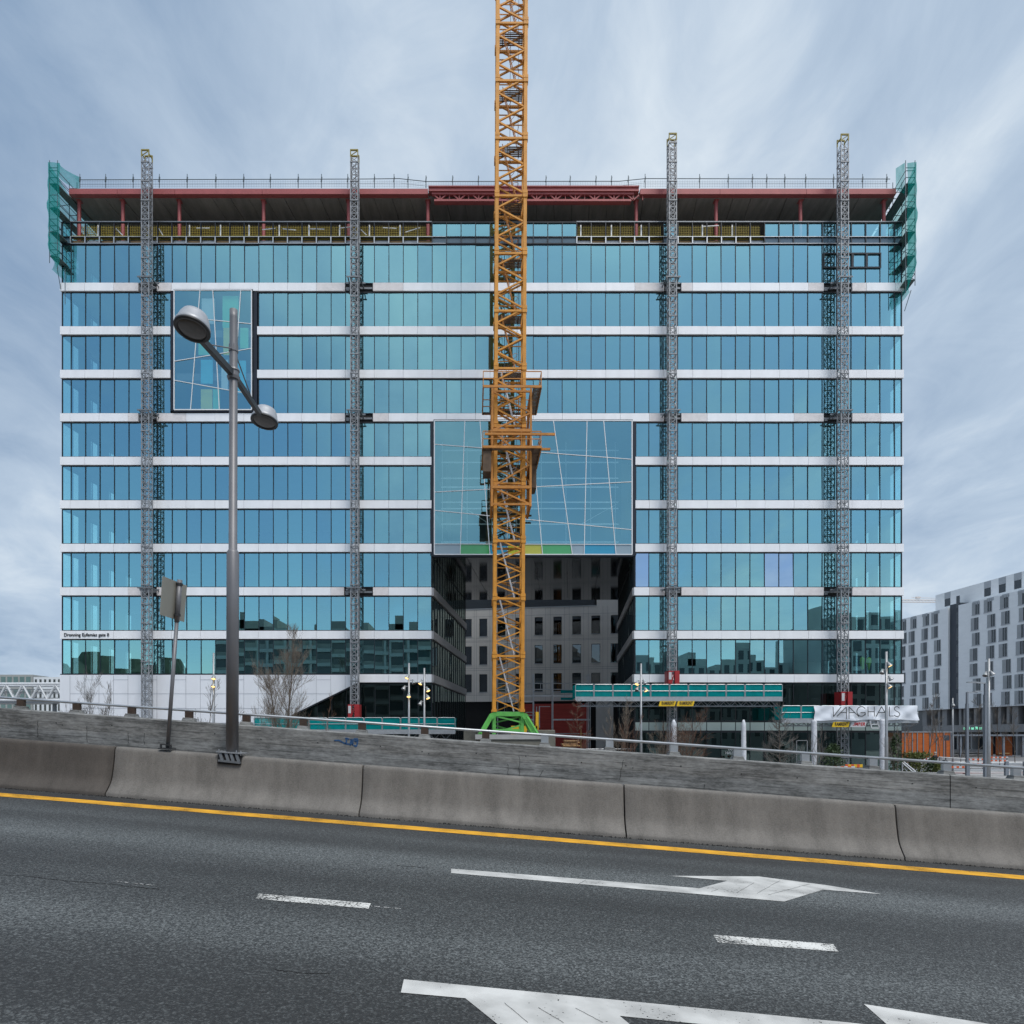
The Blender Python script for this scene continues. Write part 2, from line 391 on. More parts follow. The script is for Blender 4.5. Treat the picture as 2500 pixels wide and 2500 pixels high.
for k, c in dict(sgrey=(0.27, 0.36, 0.42), sgreen=(0.07, 0.36, 0.13), sblue=(0.03, 0.28, 0.46), syellow=(0.45, 0.46, 0.05)).items():
    MT[k] = M("coloured_glass_" + k[1:], c, 0.1, 0, 0.06, 0.5, spec=0.8)
for q_, kk in (('glass', 1.0), ('glass2', 0.97), ('glass3', 1.025)):
    MT[q_] = glass("facade_" + q_, (0.66, 0.97, 0.95), (0.50 * kk, min(1, 0.95 * kk), 1.0), 0.52 * kk, 0.95, 0.03)
MT['glassfilm'] = glass("facade_film_glass", (0.6, 0.8, 0.9), (0.56, 0.74, 0.95), 0.72, 0.95, 0.02)
MT['glassside'] = glass("end_wall_glass", (0.72, 0.97, 0.95), (0.5, 0.9, 1.0), 0.14, 0.45, 0.0)
MT['glassbox'] = glass("feature_glass", (0.78, 0.97, 0.97), (0.47, 0.93, 1.0), 0.40, 0.95, 0.02)
MT['glassdark'] = glass("ground_floor_glass", (0.30, 0.42, 0.40), (0.50, 0.68, 0.66), 0.13, 0.9, 0.03)
MT['glasspass'] = glass('passage_glass', (0.35, 0.45, 0.42), (0.66, 0.78, 0.72), 0.42, 0.9, 0.02)
MT['glassfar'] = glass("plain_window_glass", (0.25, 0.30, 0.30), (0.8, 0.85, 0.9), 0.12, 0.8)
MT['net'] = netting("teal_scaffold_net", (0.004, 0.33, 0.295), 0.48)
MT['netguard'] = netting("teal_guard_net", (0.010, 0.38, 0.39), 0.90)
MT['scaf'] = M("scaffold_tube", (0.10, 0.125, 0.14), 0.5, 0.4, 0.2, 3)
MT['scafdeck'] = M("scaffold_board", (0.10, 0.13, 0.13), 0.7, 0.1, 0.25, 2)
MT['mast'] = M("mast_galvanised", (0.28, 0.29, 0.305), 0.5, 0.25, 0.2, 3)
MT['masthi'] = M("yellow_mast_head", (0.27, 0.225, 0.05), 0.55, 0, 0.15, 3)
MT['red'] = M("red_machine_paint", (0.36, 0.022, 0.026), 0.45, 0.05, 0.15, 2)
MT['crane'] = M("orange_yellow_crane_paint", (0.58, 0.25, 0.026), 0.5, 0.05, 0.38, 1.6, fine=0.45)
MT['craneold'] = M("rusty_orange_crane_paint", (0.47, 0.19, 0.03), 0.55, 0.05, 0.35, 1.8, fine=0.4)
MT['cranegreen'] = M("green_crane_base_paint", (0.105, 0.39, 0.075), 0.5, 0.05, 0.28, 2.2, fine=.3)
MT['deckgrid'] = M("dark_grating", (0.10, 0.065, 0.04), 0.7, 0.2, 0.3, 3)
MT['ladder'] = M("white_galvanised_ladder", (0.62, 0.63, 0.65), 0.5, 0.3, 0.12, 2)
MT['block'] = M("weathered_concrete_block", (0.17, 0.165, 0.14), 0.9, 0, 0.35, 1.3, 0.2, fine=0.3)
MT['slabconc'] = M("pale_concrete_slab", (0.36, 0.365, 0.36), 0.85, 0, 0.15, 1.0)
MT['greyclad'] = M("grey_concrete_cladding", (0.66, 0.64, 0.605), 0.8, 0, 0.10, 0.5, 0.0, (1, 1, 0.35), fine=0.25)
MT['redwall'] = M("dark_red_timber_wall", (0.44, 0.055, 0.042), 0.75, 0, 0.2, 1.2, 0, (0.4, 1, 6))
MT['black'] = M("black_opening", (0.010, 0.010, 0.011), 0.8, 0, 0.2, 2)
MT['whiteclad'] = M("white_mineral_cladding", (0.76, 0.785, 0.80), 0.6, 0, 0.06, 0.5, 0, (1, 1, 3), fine=0.2)
MT['greyslat'] = M("grey_stone_fins", (0.24, 0.24, 0.24), 0.8, 0, 0.12, 1)
MT['palegrey'] = M("pale_grey_panel", (0.36, 0.39, 0.42), 0.6, 0, 0.06, 1)
MT['shutter'] = M('grey_shutter', (0.29, 0.31, 0.325), 0.5, 0.1, 0.1, 1)
MT['slategrey'] = M("slate_blue_panel", (0.035, 0.045, 0.06), 0.5, 0.1, 0.1, 0.6)
MT['orange'] = M("orange_timber_boards", (0.42, 0.10, 0.014), 0.65, 0, 0.28, 1.4, 0, (0.5, 0.5, 7))
MT['bark'] = M("grey_brown_bark", (0.10, 0.075, 0.055), 0.9, 0, 0.3, 6)
MT['twig'] = M("brown_twig", (0.17, 0.14, 0.11), 0.9, 0, 0.3, 3)
MT['redtwig'] = M("red_brown_twig", (0.135, 0.075, 0.05), 0.9, 0, 0.3, 3)
MT['greytwig'] = M("grey_twig", (0.13, 0.12, 0.11), 0.9, 0, 0.3, 3)
MT['leaf'] = M("evergreen_leaf", (0.035, 0.065, 0.02), 0.6, 0, 0.4, 4)
MT['leaf2'] = M("yellow_green_leaf", (0.09, 0.11, 0.02), 0.6, 0, 0.4, 4)
MT['wrap'] = M("crinkled_plastic_wrap", (0.58, 0.60, 0.64), 0.4, 0, 0.18, 5, 0.7)
MT['canvas'] = M("white_banner_canvas", (0.72, 0.76, 0.82), 0.6, 0, 0.05, 1, 0.0)
MT['ink'] = M("black_print", (0.012, 0.013, 0.016), 0.6, 0, 0.1, 2)
MT['signyellow'] = M("yellow_sign", (0.72, 0.47, 0.012), 0.5, 0, 0.06, 2)
MT['signgrey'] = M("light_grey_sign", (0.55, 0.56, 0.57), 0.5, 0, 0.06, 2)
MT['signred'] = M("red_print", (0.45, 0.012, 0.02), 0.5, 0, 0.06, 2)
MT['blueink'] = M("blue_spray_paint", (0.018, 0.075, 0.19), 0.7, 0, 0.35, 20)
MT['lamp_on'] = M("lit_spot_lens", (0.9, 0.7, 0.35), 0.4, 0, 0.02, 2, emit=(1.0, 0.62, 0.20), estr=1.6)
MT['lamp_grey'] = M("spotlight_housing", (0.33, 0.34, 0.35), 0.4, 0.5, 0.1, 5)
MT['bluegrey'] = M("blue_grey_steel", (0.20, 0.225, 0.26), 0.45, 0.3, 0.08, 2)
MT['hivis'] = M("hi_vis_cloth", (0.50, 0.78, 0.03), 0.7, 0, 0.12, 8)
MT['cloth'] = M("black_cloth", (0.012, 0.012, 0.015), 0.8, 0, 0.2, 8)
MT['skin'] = M("skin", (0.45, 0.28, 0.21), 0.6, 0, 0.05, 8)
MT['capcloth'] = M("pale_cap", (0.55, 0.52, 0.47), 0.8, 0, 0.05, 8)
MT['bin'] = M("black_bin", (0.014, 0.015, 0.017), 0.4, 0.1, 0.1, 4)
MT['oxide'] = M("orange_barrier", (0.62, 0.10, 0.02), 0.5, 0, 0.1, 3)
MT['yellowbar'] = M("yellow_barrier", (0.70, 0.42, 0.02), 0.5, 0, 0.1, 3)
MT['timber'] = M("pale_timber", (0.50, 0.30, 0.13), 0.7, 0, 0.2, 4)
MT['greenwin'] = M("greenish_glazing", (0.09, 0.16, 0.16), 0.15, 0, 0.15, 0.6, spec=0.8)
MT['greybuild'] = M("warm_grey_render", (0.30, 0.31, 0.30), 0.8, 0, 0.06, 0.3)
MT['whitebuild'] = M("pale_render", (0.60, 0.63, 0.65), 0.8, 0, 0.05, 0.3)
MT['darkstone'] = M("dark_stone_facade", (0.27, 0.265, 0.245), 0.8, 0, 0.15, 0.2)
MT['darkglazing'] = M("dark_glazing", (0.02, 0.027, 0.033), 0.15, 0, 0.2, 0.3, spec=0.8)
MT['lightstone'] = M("light_stone_facade", (0.36, 0.38, 0.37), 0.8, 0, 0.1, 0.2)
MT['farsteel'] = M("pale_painted_steel", (0.62, 0.64, 0.66), 0.5, 0.1, 0.08, 1)
MT['farcrane'] = M("hazed_crane_colour", (0.62, 0.57, 0.54), 0.7, 0, 0.08, 1)  # pale from distance haze, mixed into the base colour

# ------------------------------------------------------------------ mesh helpers
OFF = {}
class MB:
    def __init__(s): s.v = []; s.f = []; s.mi = []; s.cur = 0
    def face(s, *pts):
        i = len(s.v); s.v += [Vector(p) for p in pts]; s.f.append(tuple(range(i, i + len(pts)))); s.mi.append(s.cur); return s
    def hexa(s, p):
        """8 points: bottom ring 0-3, top ring 4-7"""
        i = len(s.v); s.v += [Vector(q) for q in p]
        for q in ((0, 3, 2, 1), (4, 5, 6, 7), (0, 1, 5, 4), (1, 2, 6, 5), (2, 3, 7, 6), (3, 0, 4, 7)):
            s.f.append(tuple(i + k for k in q)); s.mi.append(s.cur)
        return s
    def box(s, x0, x1, y0, y1, z0, z1):
        return s.hexa([(x0, y0, z0), (x1, y0, z0), (x1, y1, z0), (x0, y1, z0), (x0, y0, z1), (x1, y0, z1), (x1, y1, z1), (x0, y1, z1)])
    def bar(s, a, b, w, h=None, up=None):
        a, b = Vector(a), Vector(b); h = w if h is None else h
        d = (b - a)
        if d.length < 1e-6: return s
        d.normalize()
        u = Vector(up) if up else (Vector((0, 0, 1)) if abs(d.z) < 0.92 else Vector((0, 1, 0)))
        x = d.cross(u).normalized() * (w / 2); y = x.normalized().cross(d).normalized() * (h / 2)
        return s.hexa([a - x - y, a + x - y, a + x + y, a - x + y, b - x - y, b + x - y, b + x + y, b - x + y])
    def tube(s, a, b, r, n=6, r2=None, cap=True):
        a, b = Vector(a), Vector(b); r2 = r if r2 is None else r2
        d = b - a
        if d.length < 1e-6: return s
        d.normalize()
        u = Vector((0, 0, 1)) if abs(d.z) < 0.92 else Vector((0, 1, 0))
        x = d.cross(u).normalized(); y = x.cross(d)
        i = len(s.v)
        for k in range(n):
            c = x * math.cos(2 * math.pi * k / n) + y * math.sin(2 * math.pi * k / n)
            s.v.append(a + c * r); s.v.append(b + c * r2)
        for k in range(n):
            q = (k + 1) % n
            s.f.append((i + 2 * k, i + 2 * q, i + 2 * q + 1, i + 2 * k + 1)); s.mi.append(s.cur)
        if cap:
            s.f.append(tuple(i + 2 * k for k in range(n))[::-1]); s.mi.append(s.cur)
            s.f.append(tuple(i + 2 * k + 1 for k in range(n))); s.mi.append(s.cur)
        return s
    def lathe(s, base, axis, prof, n=16, cap=True):
        """prof: list of (distance along axis, radius)"""
        base, d = Vector(base), Vector(axis).normalized()
        u = Vector((0, 0, 1)) if abs(d.z) < 0.92 else Vector((0, 1, 0))
        x = d.cross(u).normalized(); y = x.cross(d)
        i = len(s.v); m = len(prof)
        for t, r in prof:
            for k in range(n):
                s.v.append(base + d * t + (x * math.cos(2 * math.pi * k / n) + y * math.sin(2 * math.pi * k / n)) * r)
        for j in range(m - 1):
            for k in range(n):
                q = (k + 1) % n
                s.f.append((i + j * n + k, i + j * n + q, i + (j + 1) * n + q, i + (j + 1) * n + k)); s.mi.append(s.cur)
        if cap:
            s.f.append(tuple(i + k for k in range(n))[::-1]); s.mi.append(s.cur)
            s.f.append(tuple(i + (m - 1) * n + k for k in range(n))); s.mi.append(s.cur)
        return s
    def prism(s, poly, ext):
        ext = Vector(ext); poly = [Vector(p) for p in poly]; n = len(poly); i = len(s.v)
        s.v += poly + [p + ext for p in poly]
        s.f.append(tuple(range(i, i + n))[::-1]); s.mi.append(s.cur)
        s.f.append(tuple(range(i + n, i + 2 * n))); s.mi.append(s.cur)
        for k in range(n):
            q = (k + 1) % n
            s.f.append((i + k, i + q, i + n + q, i + n + k)); s.mi.append(s.cur)
        return s
    def build(s, name, mat, parent=None, smooth=False, kind=None, mats=None):
        me = bpy.data.meshes.new(name)
        off = OFF.get(parent, Vector((0, 0, 0))) if parent else Vector((0, 0, 0))
        me.from_pydata([tuple(p - off) for p in s.v], [], s.f)
        for k in (mats or [mat]):
            me.materials.append(MT[k] if isinstance(k, str) else k)
        if mats: me.polygons.foreach_set('material_index', s.mi)
        if smooth: me.polygons.foreach_set('use_smooth', [True] * len(me.polygons))
        me.update()
        o = bpy.data.objects.new(name, me)
        COL.objects.link(o)
        if parent: o.parent = parent
        OFF[o] = off
        if kind: o['kind'] = kind
        return o

def thing(name, label, cat, loc, group=None):
    o = bpy.data.objects.new(name, None)
    o.empty_display_size = 0.2
    COL.objects.link(o)
    o.location = loc
    o['label'] = label; o['category'] = cat
    if group: o['group'] = group
    OFF[o] = Vector(loc)
    return o
def tag(o, label, cat, group=None):
    o['label'] = label; o['category'] = cat
    if group: o['group'] = group
    return o

def P(px, py, Y):
    """the point at distance Y seen at a pixel of the photograph"""
    return Vector(((px - VX) / F * Y, Y, ZC + (VY - py) / F * Y))
def X(px, Y=D): return (px - VX) / F * Y
def Z(py, Y=D): return ZC + (VY - py) / F * Y

def text_mesh(txt, size, shear=0.0, spacing=1.0, extrude=0.01, bold=0.0):
    cu = bpy.data.curves.new("text", 'FONT')
    cu.body = txt; cu.size = size; cu.shear = shear; cu.space_character = spacing; cu.extrude = extrude; cu.offset = bold
    o = bpy.data.objects.new("text", cu); COL.objects.link(o)
    dg = bpy.context.evaluated_depsgraph_get(); dg.update()
    me = bpy.data.meshes.new_from_object(o.evaluated_get(dg))
    bpy.data.objects.remove(o); bpy.data.curves.remove(cu)
    return me
def put_text(name, txt, p0, width, capz, mat, parent, shear=0.0, bold=0.0, spacing=1.0, ext=0.01):
    """text on a plane facing the camera: p0 lower-left corner, scaled to a width and a capital height"""
    me = text_mesh(txt, 1.0, shear, spacing, ext, bold)
    xs = [v.co.x for v in me.vertices]; x0, x1 = min(xs), max(xs)
    kx = width / (x1 - x0); kz = capz / 0.69
    off = OFF.get(parent, Vector((0, 0, 0)))
    for v in me.vertices:
        c = v.co
        v.co = Vector(p0) + Vector(((c.x - x0) * kx, -c.z, c.y * kz)) - off
    me.materials.clear(); me.materials.append(MT[mat])
    o = bpy.data.objects.new(name, me); COL.objects.link(o)
    if parent: o.parent = parent
    OFF[o] = off
    return o

# ------------------------------------------------------------------ road frame
EYE = 1.6
def RP(s, w, h=0.0):
    p = UH * s + VH * w
    return Vector((p.x, p.y, ZC - EYE - GR * s + h))
def ray(px, py): return Vector(((px - VX) / F, 1.0, (VY - py) / F))
def on_road(px, py, h=0.0):
    r = ray(px, py)
    t = (h - EYE) / (r.z + GR * r.dot(UH))
    p = r * t
    return p.dot(UH), p.dot(VH)
def at_w(px, py, w):
    r = ray(px, py)
    t = w / r.dot(VH); p = r * t
    s = p.dot(UH)
    return s, p.z + EYE + GR * s

# ------------------------------------------------------------------ setting: ground, road
g = MB()
g.face((-2500, -2500, -0.02), (2500, -2500, -0.02), (2500, 2500, -0.02), (-2500, 2500, -0.02))
g.build('ground', 'paving', kind='structure')
st = MB(); st.face((36, 66, 0.0), (130, 66, 0.0), (130, 78, 0.0), (36, 78, 0.0)).face((60, 90, 0.0), (86, 90, 0.0), (86, 400, 0.0), (66, 400, 0.0))
st.build('street', M("street_asphalt", (0.15, 0.15, 0.155), 0.85, 0, 0.15, 1), kind='structure')
st = MB(); st.box(36, 130, 64.5, 64.9, 0, 0.12).box(36, 130, 78.1, 78.5, 0, 0.12)
st.build('kerb', 'palegrey', kind='structure')
st = MB(); st.box(30, 130, 60.6, 61.3, -0.015, 0.006)
st.build('red_paving_strip', M("dull_red_paving", (0.33, 0.12, 0.11), 0.85, 0, 0.1, 1), kind='structure')

W_BAR = on_road(1250, 2024)[1]           # foot of the barrier
S0, S1 = -46.0, 24.0
WALL_W = W_BAR + 0.58
rd = MB()
rd.hexa([RP(S0, -7, -1.2), RP(S1, -7, -1.2), RP(S1, WALL_W + 0.34, -1.2), RP(S0, WALL_W + 0.34, -1.2), RP(S0, -7), RP(S1, -7), RP(S1, WALL_W + 0.34), RP(S0, WALL_W + 0.34)])
road = rd.build('road', 'asphalt', kind='structure')
def flat(pts, h=0.004):
    m = MB(); m.face(*[RP(s, w, h) for s, w in pts]); return m
# yellow edge line, slightly uneven along its edges
wy0, wy1 = on_road(1250, 2046)[1], on_road(1250, 2037)[1]
m = MB(); n = 140
for k in range(n):
    a, b = S0 + (S1 - S0) * k / n, S0 + (S1 - S0) * (k + 1) / n
    j = lambda q, e: 0.008 * math.sin(q * 3.1 + e) + 0.006 * math.sin(q * 9.7 + 2 * e)
    m.face(RP(a, wy0 + j(a, 0), .004), RP(b, wy0 + j(b, 0), .004), RP(b, wy1 + j(b, 1), .004), RP(a, wy1 + j(a, 1), .004))
m.build('edge_line', 'yellow_paint', road)
def zpoly(pts, ox, oy, k): return [on_road(ox + k * x, oy + k * y) for x, y in pts]
A1 = zpoly([(243, 50), (243, 63), (960, 124), (1225, 147), (1340, 112), (1512, 125), (1345, 98), (1150, 73), (888, 71), (1058, 86), (975, 108)], 900, 2080, .8282)
A2 = zpoly([(104, 377), (95, 416), (285, 433), (480, 590), (860, 585), (740, 485), (1400, 552), (1900, 560), (1420, 505)], 900, 2080, .8282)
A3 = zpoly([(1460, 450), (1530, 512), (1640, 560), (1990, 540), (1820, 507)], 900, 2080, .8282)
flat(A1).build('arrow_marking', 'white_paint', road)
flat(A2).build('arrow_marking', 'white_paint', road)
flat(A3).build('arrow_marking', 'white_paint', road)
d1 = zpoly([(1110, 180), (1590, 222), (1580, 245), (1095, 202)], 0, 2080, .5694)
d2 = zpoly([(1015, 245), (1370, 273), (1385, 295), (1030, 268)], 900, 2080, .8282)
flat(d1).build('lane_dash', 'worn_paint', road)
flat(d2).build('lane_dash', 'worn_paint', road)
for q in ([(500, 126), (672, 144), (672, 147), (500, 129)], [(1592, 232), (1718, 243), (1718, 246), (1592, 235)]):
    flat(zpoly(q, 0, 2080, .5694)).build('faded_line', 'faded_paint', road)
flat(zpoly([(735, 228), (838, 235), (838, 238), (735, 231)], 900, 2080, .8282)).build('faded_line', 'faded_paint', road)

m = MB()
for a, b in (((1085, 122), (1137, 92)), ((1145, 124), (1212, 86)), ((1178, 128), (1300, 96)), ((400, 448), (470, 506)), ((500, 462), (575, 507)), ((610, 464), (690, 506)), ((620, 96), (640, 84)), ((1010, 118), (1030, 112))):
    prev = None
    for k in range(9):
        t = k / 8; s_, w_ = on_road(900 + .8282 * (a[0] + (b[0] - a[0]) * t) + rng.uniform(-1, 1), 2080 + .8282 * (a[1] + (b[1] - a[1]) * t))
        q = RP(s_, w_, .0075)
        if prev is not None: m.bar(prev, q, .0014, .002)
        prev = q
m.build('paint_crack', 'asphalt', road)
m = MB()
for pts in ([(20, 98), (150, 108), (290, 126), (430, 134), (560, 150), (700, 162)], [(1700, 60), (1780, 64), (1850, 72)], [(1180, 505), (1290, 520), (1430, 521)]):
    prev = None
    for (x0, y0), (x1, y1) in zip(pts, pts[1:]):
        for k in range(8):
            t = k / 8; s_, w_ = on_road(.5694 * (x0 + (x1 - x0) * t), 2080 + .5694 * (y0 + (y1 - y0) * t + rng.uniform(-1.6, 1.6)))
            q = RP(s_, w_, .0025)
            if prev is not None: m.bar(prev, q, rng.uniform(.003, .009), .002)
            prev = q
m.build('crack', 'black', road)
# crumbled asphalt and grit along the barrier's foot
m = MB()
for k in range(1500):
    s = rng.uniform(-14, 12.5); w = W_BAR - abs(rng.gauss(0, 0.035)) - 0.004; r = rng.uniform(0.006, 0.022)
    c = RP(s, w, 0.0)
    a = rng.uniform(0, 6.28)
    pts = [c + Vector((r * math.cos(a + t), r * math.sin(a + t), 0)) for t in (0, 2.1, 4.2)]
    top = c + Vector((0, 0, r * 1.1))
    for i in range(3): m.face(pts[i], pts[(i + 1) % 3], top)
gr = m.build('grit', M("dark_grit", (0.018, 0.018, 0.018), 0.9, 0, 0.4, 9), kind='stuff')

# ------------------------------------------------------------------ barriers and parapet
HB = at_w(1250, 1893, W_BAR + 0.47)[1]    # barrier height
HW = at_w(1250, 1816, WALL_W)[1]          # parapet height
PROF = [(0, 0), (.002, .05), (.012, .075), (.05, .115), (.10, .175), (.14, .23), (.168, .285), (.186, .34), (.20, .40), (.225, .52), (.25, .66), (.264, HB - .07), (.274, HB - .035), (.29, HB - .013), (.315, HB - .002), (.34, HB), (.43, HB), (.45, HB - .005), (.465, HB - .02), (.47, HB - .04), (.47, 0)]
cuts = [-23.5] + [on_road(px, py)[0] for px, py in ((272, 1942), (880, 1992), (1528, 2045), (2207, 2100))]
cuts = [cuts[1] - 4.45] + cuts[1:]
cuts = [cuts[0] - 4.4] + cuts + [cuts[-1] + 4.4, cuts[-1] + 8.8]
BL = ["precast concrete road barrier, mostly outside the left edge of the photo", "darker stained concrete road barrier left of the sign post's barrier", "concrete road barrier carrying the tall lamp post and the sign post",
      "concrete road barrier just right of the graffiti, below the green crane base", "concrete road barrier below the long teal platform, left of the parapet joint",
      "concrete road barrier at the right edge, in front of the parapet joint", "concrete road barrier beyond the right edge of the photo"]
for k in range(len(cuts) - 1):
    a, b = cuts[k] + 0.012, cuts[k + 1] - 0.012
    if b < -15 or a > 12.5: continue
    m = MB(); n = 15
    secs = []
    for i in range(n):
        t = i / (n - 1); s = a + (b - a) * t
        bev = 0.02 if i in (0, n - 1) else 0.0
        secs.append([(s, W_BAR + w + (bev if w < .3 else -bev * .5) * (1 if h > .05 else .4), h - (bev * .6 if h > .5 else 0)) for w, h in PROF])
        if i in (0, n - 1):
            pass
    # a hair of bevel at the ends
    secs.insert(1, [(a + 0.03, W_BAR + w, h) for w, h in PROF]); secs.insert(-1, [(b - 0.03, W_BAR + w, h) for w, h in PROF])
    L0 = len(PROF)
    for sec in secs:
        m.v += [RP(*q) for q in sec]
    for i in range(len(secs) - 1):
        for j in range(L0 - 1):
            m.f.append((i * L0 + j, (i + 1) * L0 + j, (i + 1) * L0 + j + 1, i * L0 + j + 1)); m.mi.append(0)
    nside = len(m.f)
    for sec, fl in ((secs[0], 1), (secs[-1], -1)): m.face(*[RP(*q) for q in sec][::fl])
    base = RP((a + b) / 2, W_BAR + .25)
    o = m.build('concrete_barrier', 'barrier_dark' if k < 2 else 'barrier_conc', None)
    for v in o.data.vertices: v.co -= base
    for p_ in o.data.polygons: p_.use_smooth = p_.index < nside
    o.location = base
    tag(o, BL[min(k, len(BL) - 1)], 'road barrier', 'concrete barriers along the road')
    if k == 1 and False: pass

SJ = at_w(2320, 1905, WALL_W)[0]
def parapet(a, b, label):
    base = RP((a + b) / 2, WALL_W + .17, -1.0)
    r = thing('parapet_wall', label, 'wall', base, 'cast parapet lengths beside the road')
    m = MB(); n = max(2, int((b - a) / .8)); 
    prof = [(0, -1.6), (0, HW - .02), (.02, HW), (.32, HW), (.34, HW - .02), (.34, -1.6)]
    for i in range(n + 1):
        s = a + (b - a) * i / n
        m.v += [RP(s, WALL_W + w, h) for w, h in prof]
    for i in range(n):
        for j in range(5):
            m.f.append((i * 6 + j, (i + 1) * 6 + j, (i + 1) * 6 + j + 1, i * 6 + j + 1)); m.mi.append(0)
    m.f.append(tuple(range(6))); m.mi.append(0); m.f.append(tuple(n * 6 + j for j in range(6))[::-1]); m.mi.append(0)
    w = m.build('wall_body', 'wall_conc', r)
    h = MB()
    s = a + .4
    while s < b - .2:
        hh = HW - .20 - rng.uniform(-.02, .06)
        h.lathe(RP(s, WALL_W - .003, hh), -VH, [(0, .012), (.002, .012)], 7)
        if rng.random() < .25: h.lathe(RP(s + .12, WALL_W - .003, hh - .03), -VH, [(0, .010), (.002, .010)], 7)
        s += rng.uniform(.75, 1.15)
    h.build('tie_hole', 'black', r)
    return r
par1 = parapet(-30, SJ - .008, 'long board-marked concrete parapet with the blue graffiti, left of the joint')
par2 = parapet(SJ + .008, 16, 'concrete parapet right of the joint at the right edge')
# graffiti strokes
def wp(x, y):
    px, py = 800 + x * .0828, 1770 + y * .0828
    s, h = at_w(px, py, WALL_W - .004)
    return RP(s, WALL_W - .004, h)
m = MB()
for stroke in ([(190, 455), (340, 455), (500, 545), (640, 570), (690, 590)], [(510, 395), (560, 390), (640, 425)], [(560, 395), (545, 540)], [(500, 545), (560, 545)],
               [(690, 410), (670, 590)], [(690, 410), (735, 600)], [(735, 600), (750, 415)], [(790, 480), (850, 490), (890, 440), (890, 410), (770, 410)], [(890, 430), (870, 560), (835, 640), (770, 590)], [(790, 480), (850, 450)]):
    for a, b in zip(stroke, stroke[1:]):
        m.bar(wp(*a), wp(*b), .0025, .028, up=VH.cross(Vector((1, 0, 0))))
m.build('graffiti', 'blueink', par1)

m = MB()
for px, py0, py1 in ((92, 1760, 1800), (213, 1772, 1812), (313, 1790, 1815), (352, 1790, 1818), (1268, 1845, 1905), (1316, 1880, 1898), (1720, 1915, 1925), (1512, 1855, 1905), (1240, 1865, 1893)):
    a = None
    for k in range(7):
        t = k / 6
        s_, h_ = at_w(px + (10 * (1 - t) if px in (1512, 1316) else 0) + rng.uniform(-1.5, 1.5), py0 + (py1 - py0) * t, WALL_W - .002)
        if h_ > .35 * HW or True: q = RP(s_, WALL_W - .002, max(h_, .2))
        if a is not None: m.bar(a, q, .006, .004, up=(0, 1, 0))
        a = q
m.build('crack', 'black', par1)

# handrail on the parapet
r = thing('handrail', 'thin galvanised tube handrail on top of the concrete parapet', 'handrail', RP(-5, WALL_W + .15, HW))
HR = at_w(1250, 1789, WALL_W + .15)[1]
m = MB(); m.tube(RP(-30, WALL_W + .15, HR), RP(16, WALL_W + .15, HR), .024, 8); m.build('rail', 'galv', r, True)
k = 0
for px in (52, 188, 322, 462, 602, 741, 884, 1037, 1186, 1330, 1488, 1645, 1800, 1965, 2130, 2310, 2480):
    s, _ = at_w(px, 1810, WALL_W + .15)
    m = MB(); 
    m.hexa([RP(s - .10, WALL_W + .05, HW), RP(s + .10, WALL_W + .05, HW), RP(s + .10, WALL_W + .25, HW), RP(s - .10, WALL_W + .25, HW),
            RP(s - .08, WALL_W + .07, HW + .06), RP(s + .08, WALL_W + .07, HW + .06), RP(s + .08, WALL_W + .23, HW + .06), RP(s - .08, WALL_W + .23, HW + .06)])
    b = m.build('bracket', 'wall_conc', r)
    m = MB(); m.hexa([RP(s - .065, WALL_W + .11, HW + .06), RP(s + .065, WALL_W + .11, HW + .06), RP(s + .065, WALL_W + .19, HW + .06), RP(s - .065, WALL_W + .19, HW + .06),
            RP(s - .065, WALL_W + .11, HR - .02), RP(s + .065, WALL_W + .11, HR - .02), RP(s + .065, WALL_W + .19, HR - .02), RP(s - .065, WALL_W + .19, HR - .02)])
    m.build('saddle_block', 'rust' if px < 1300 else 'galv', b)

# ------------------------------------------------------------------ main glass office building
BX0, BX1 = X(152), X(2201)
SK = 0.14                                  # the plan is skewed: depth direction (SK, 1)
DEPTH = 18.4
MOD = 35.25
def mull(k): return 174 + MOD * k
BT = [693.5 + 105.9 * i for i in range(10)]
BH = 19.5
ob = thing('office_building', 'large glass office block with white storey bands and an unfinished open top floor', 'office building', (X(1180), D + DEPTH / 2, 0))

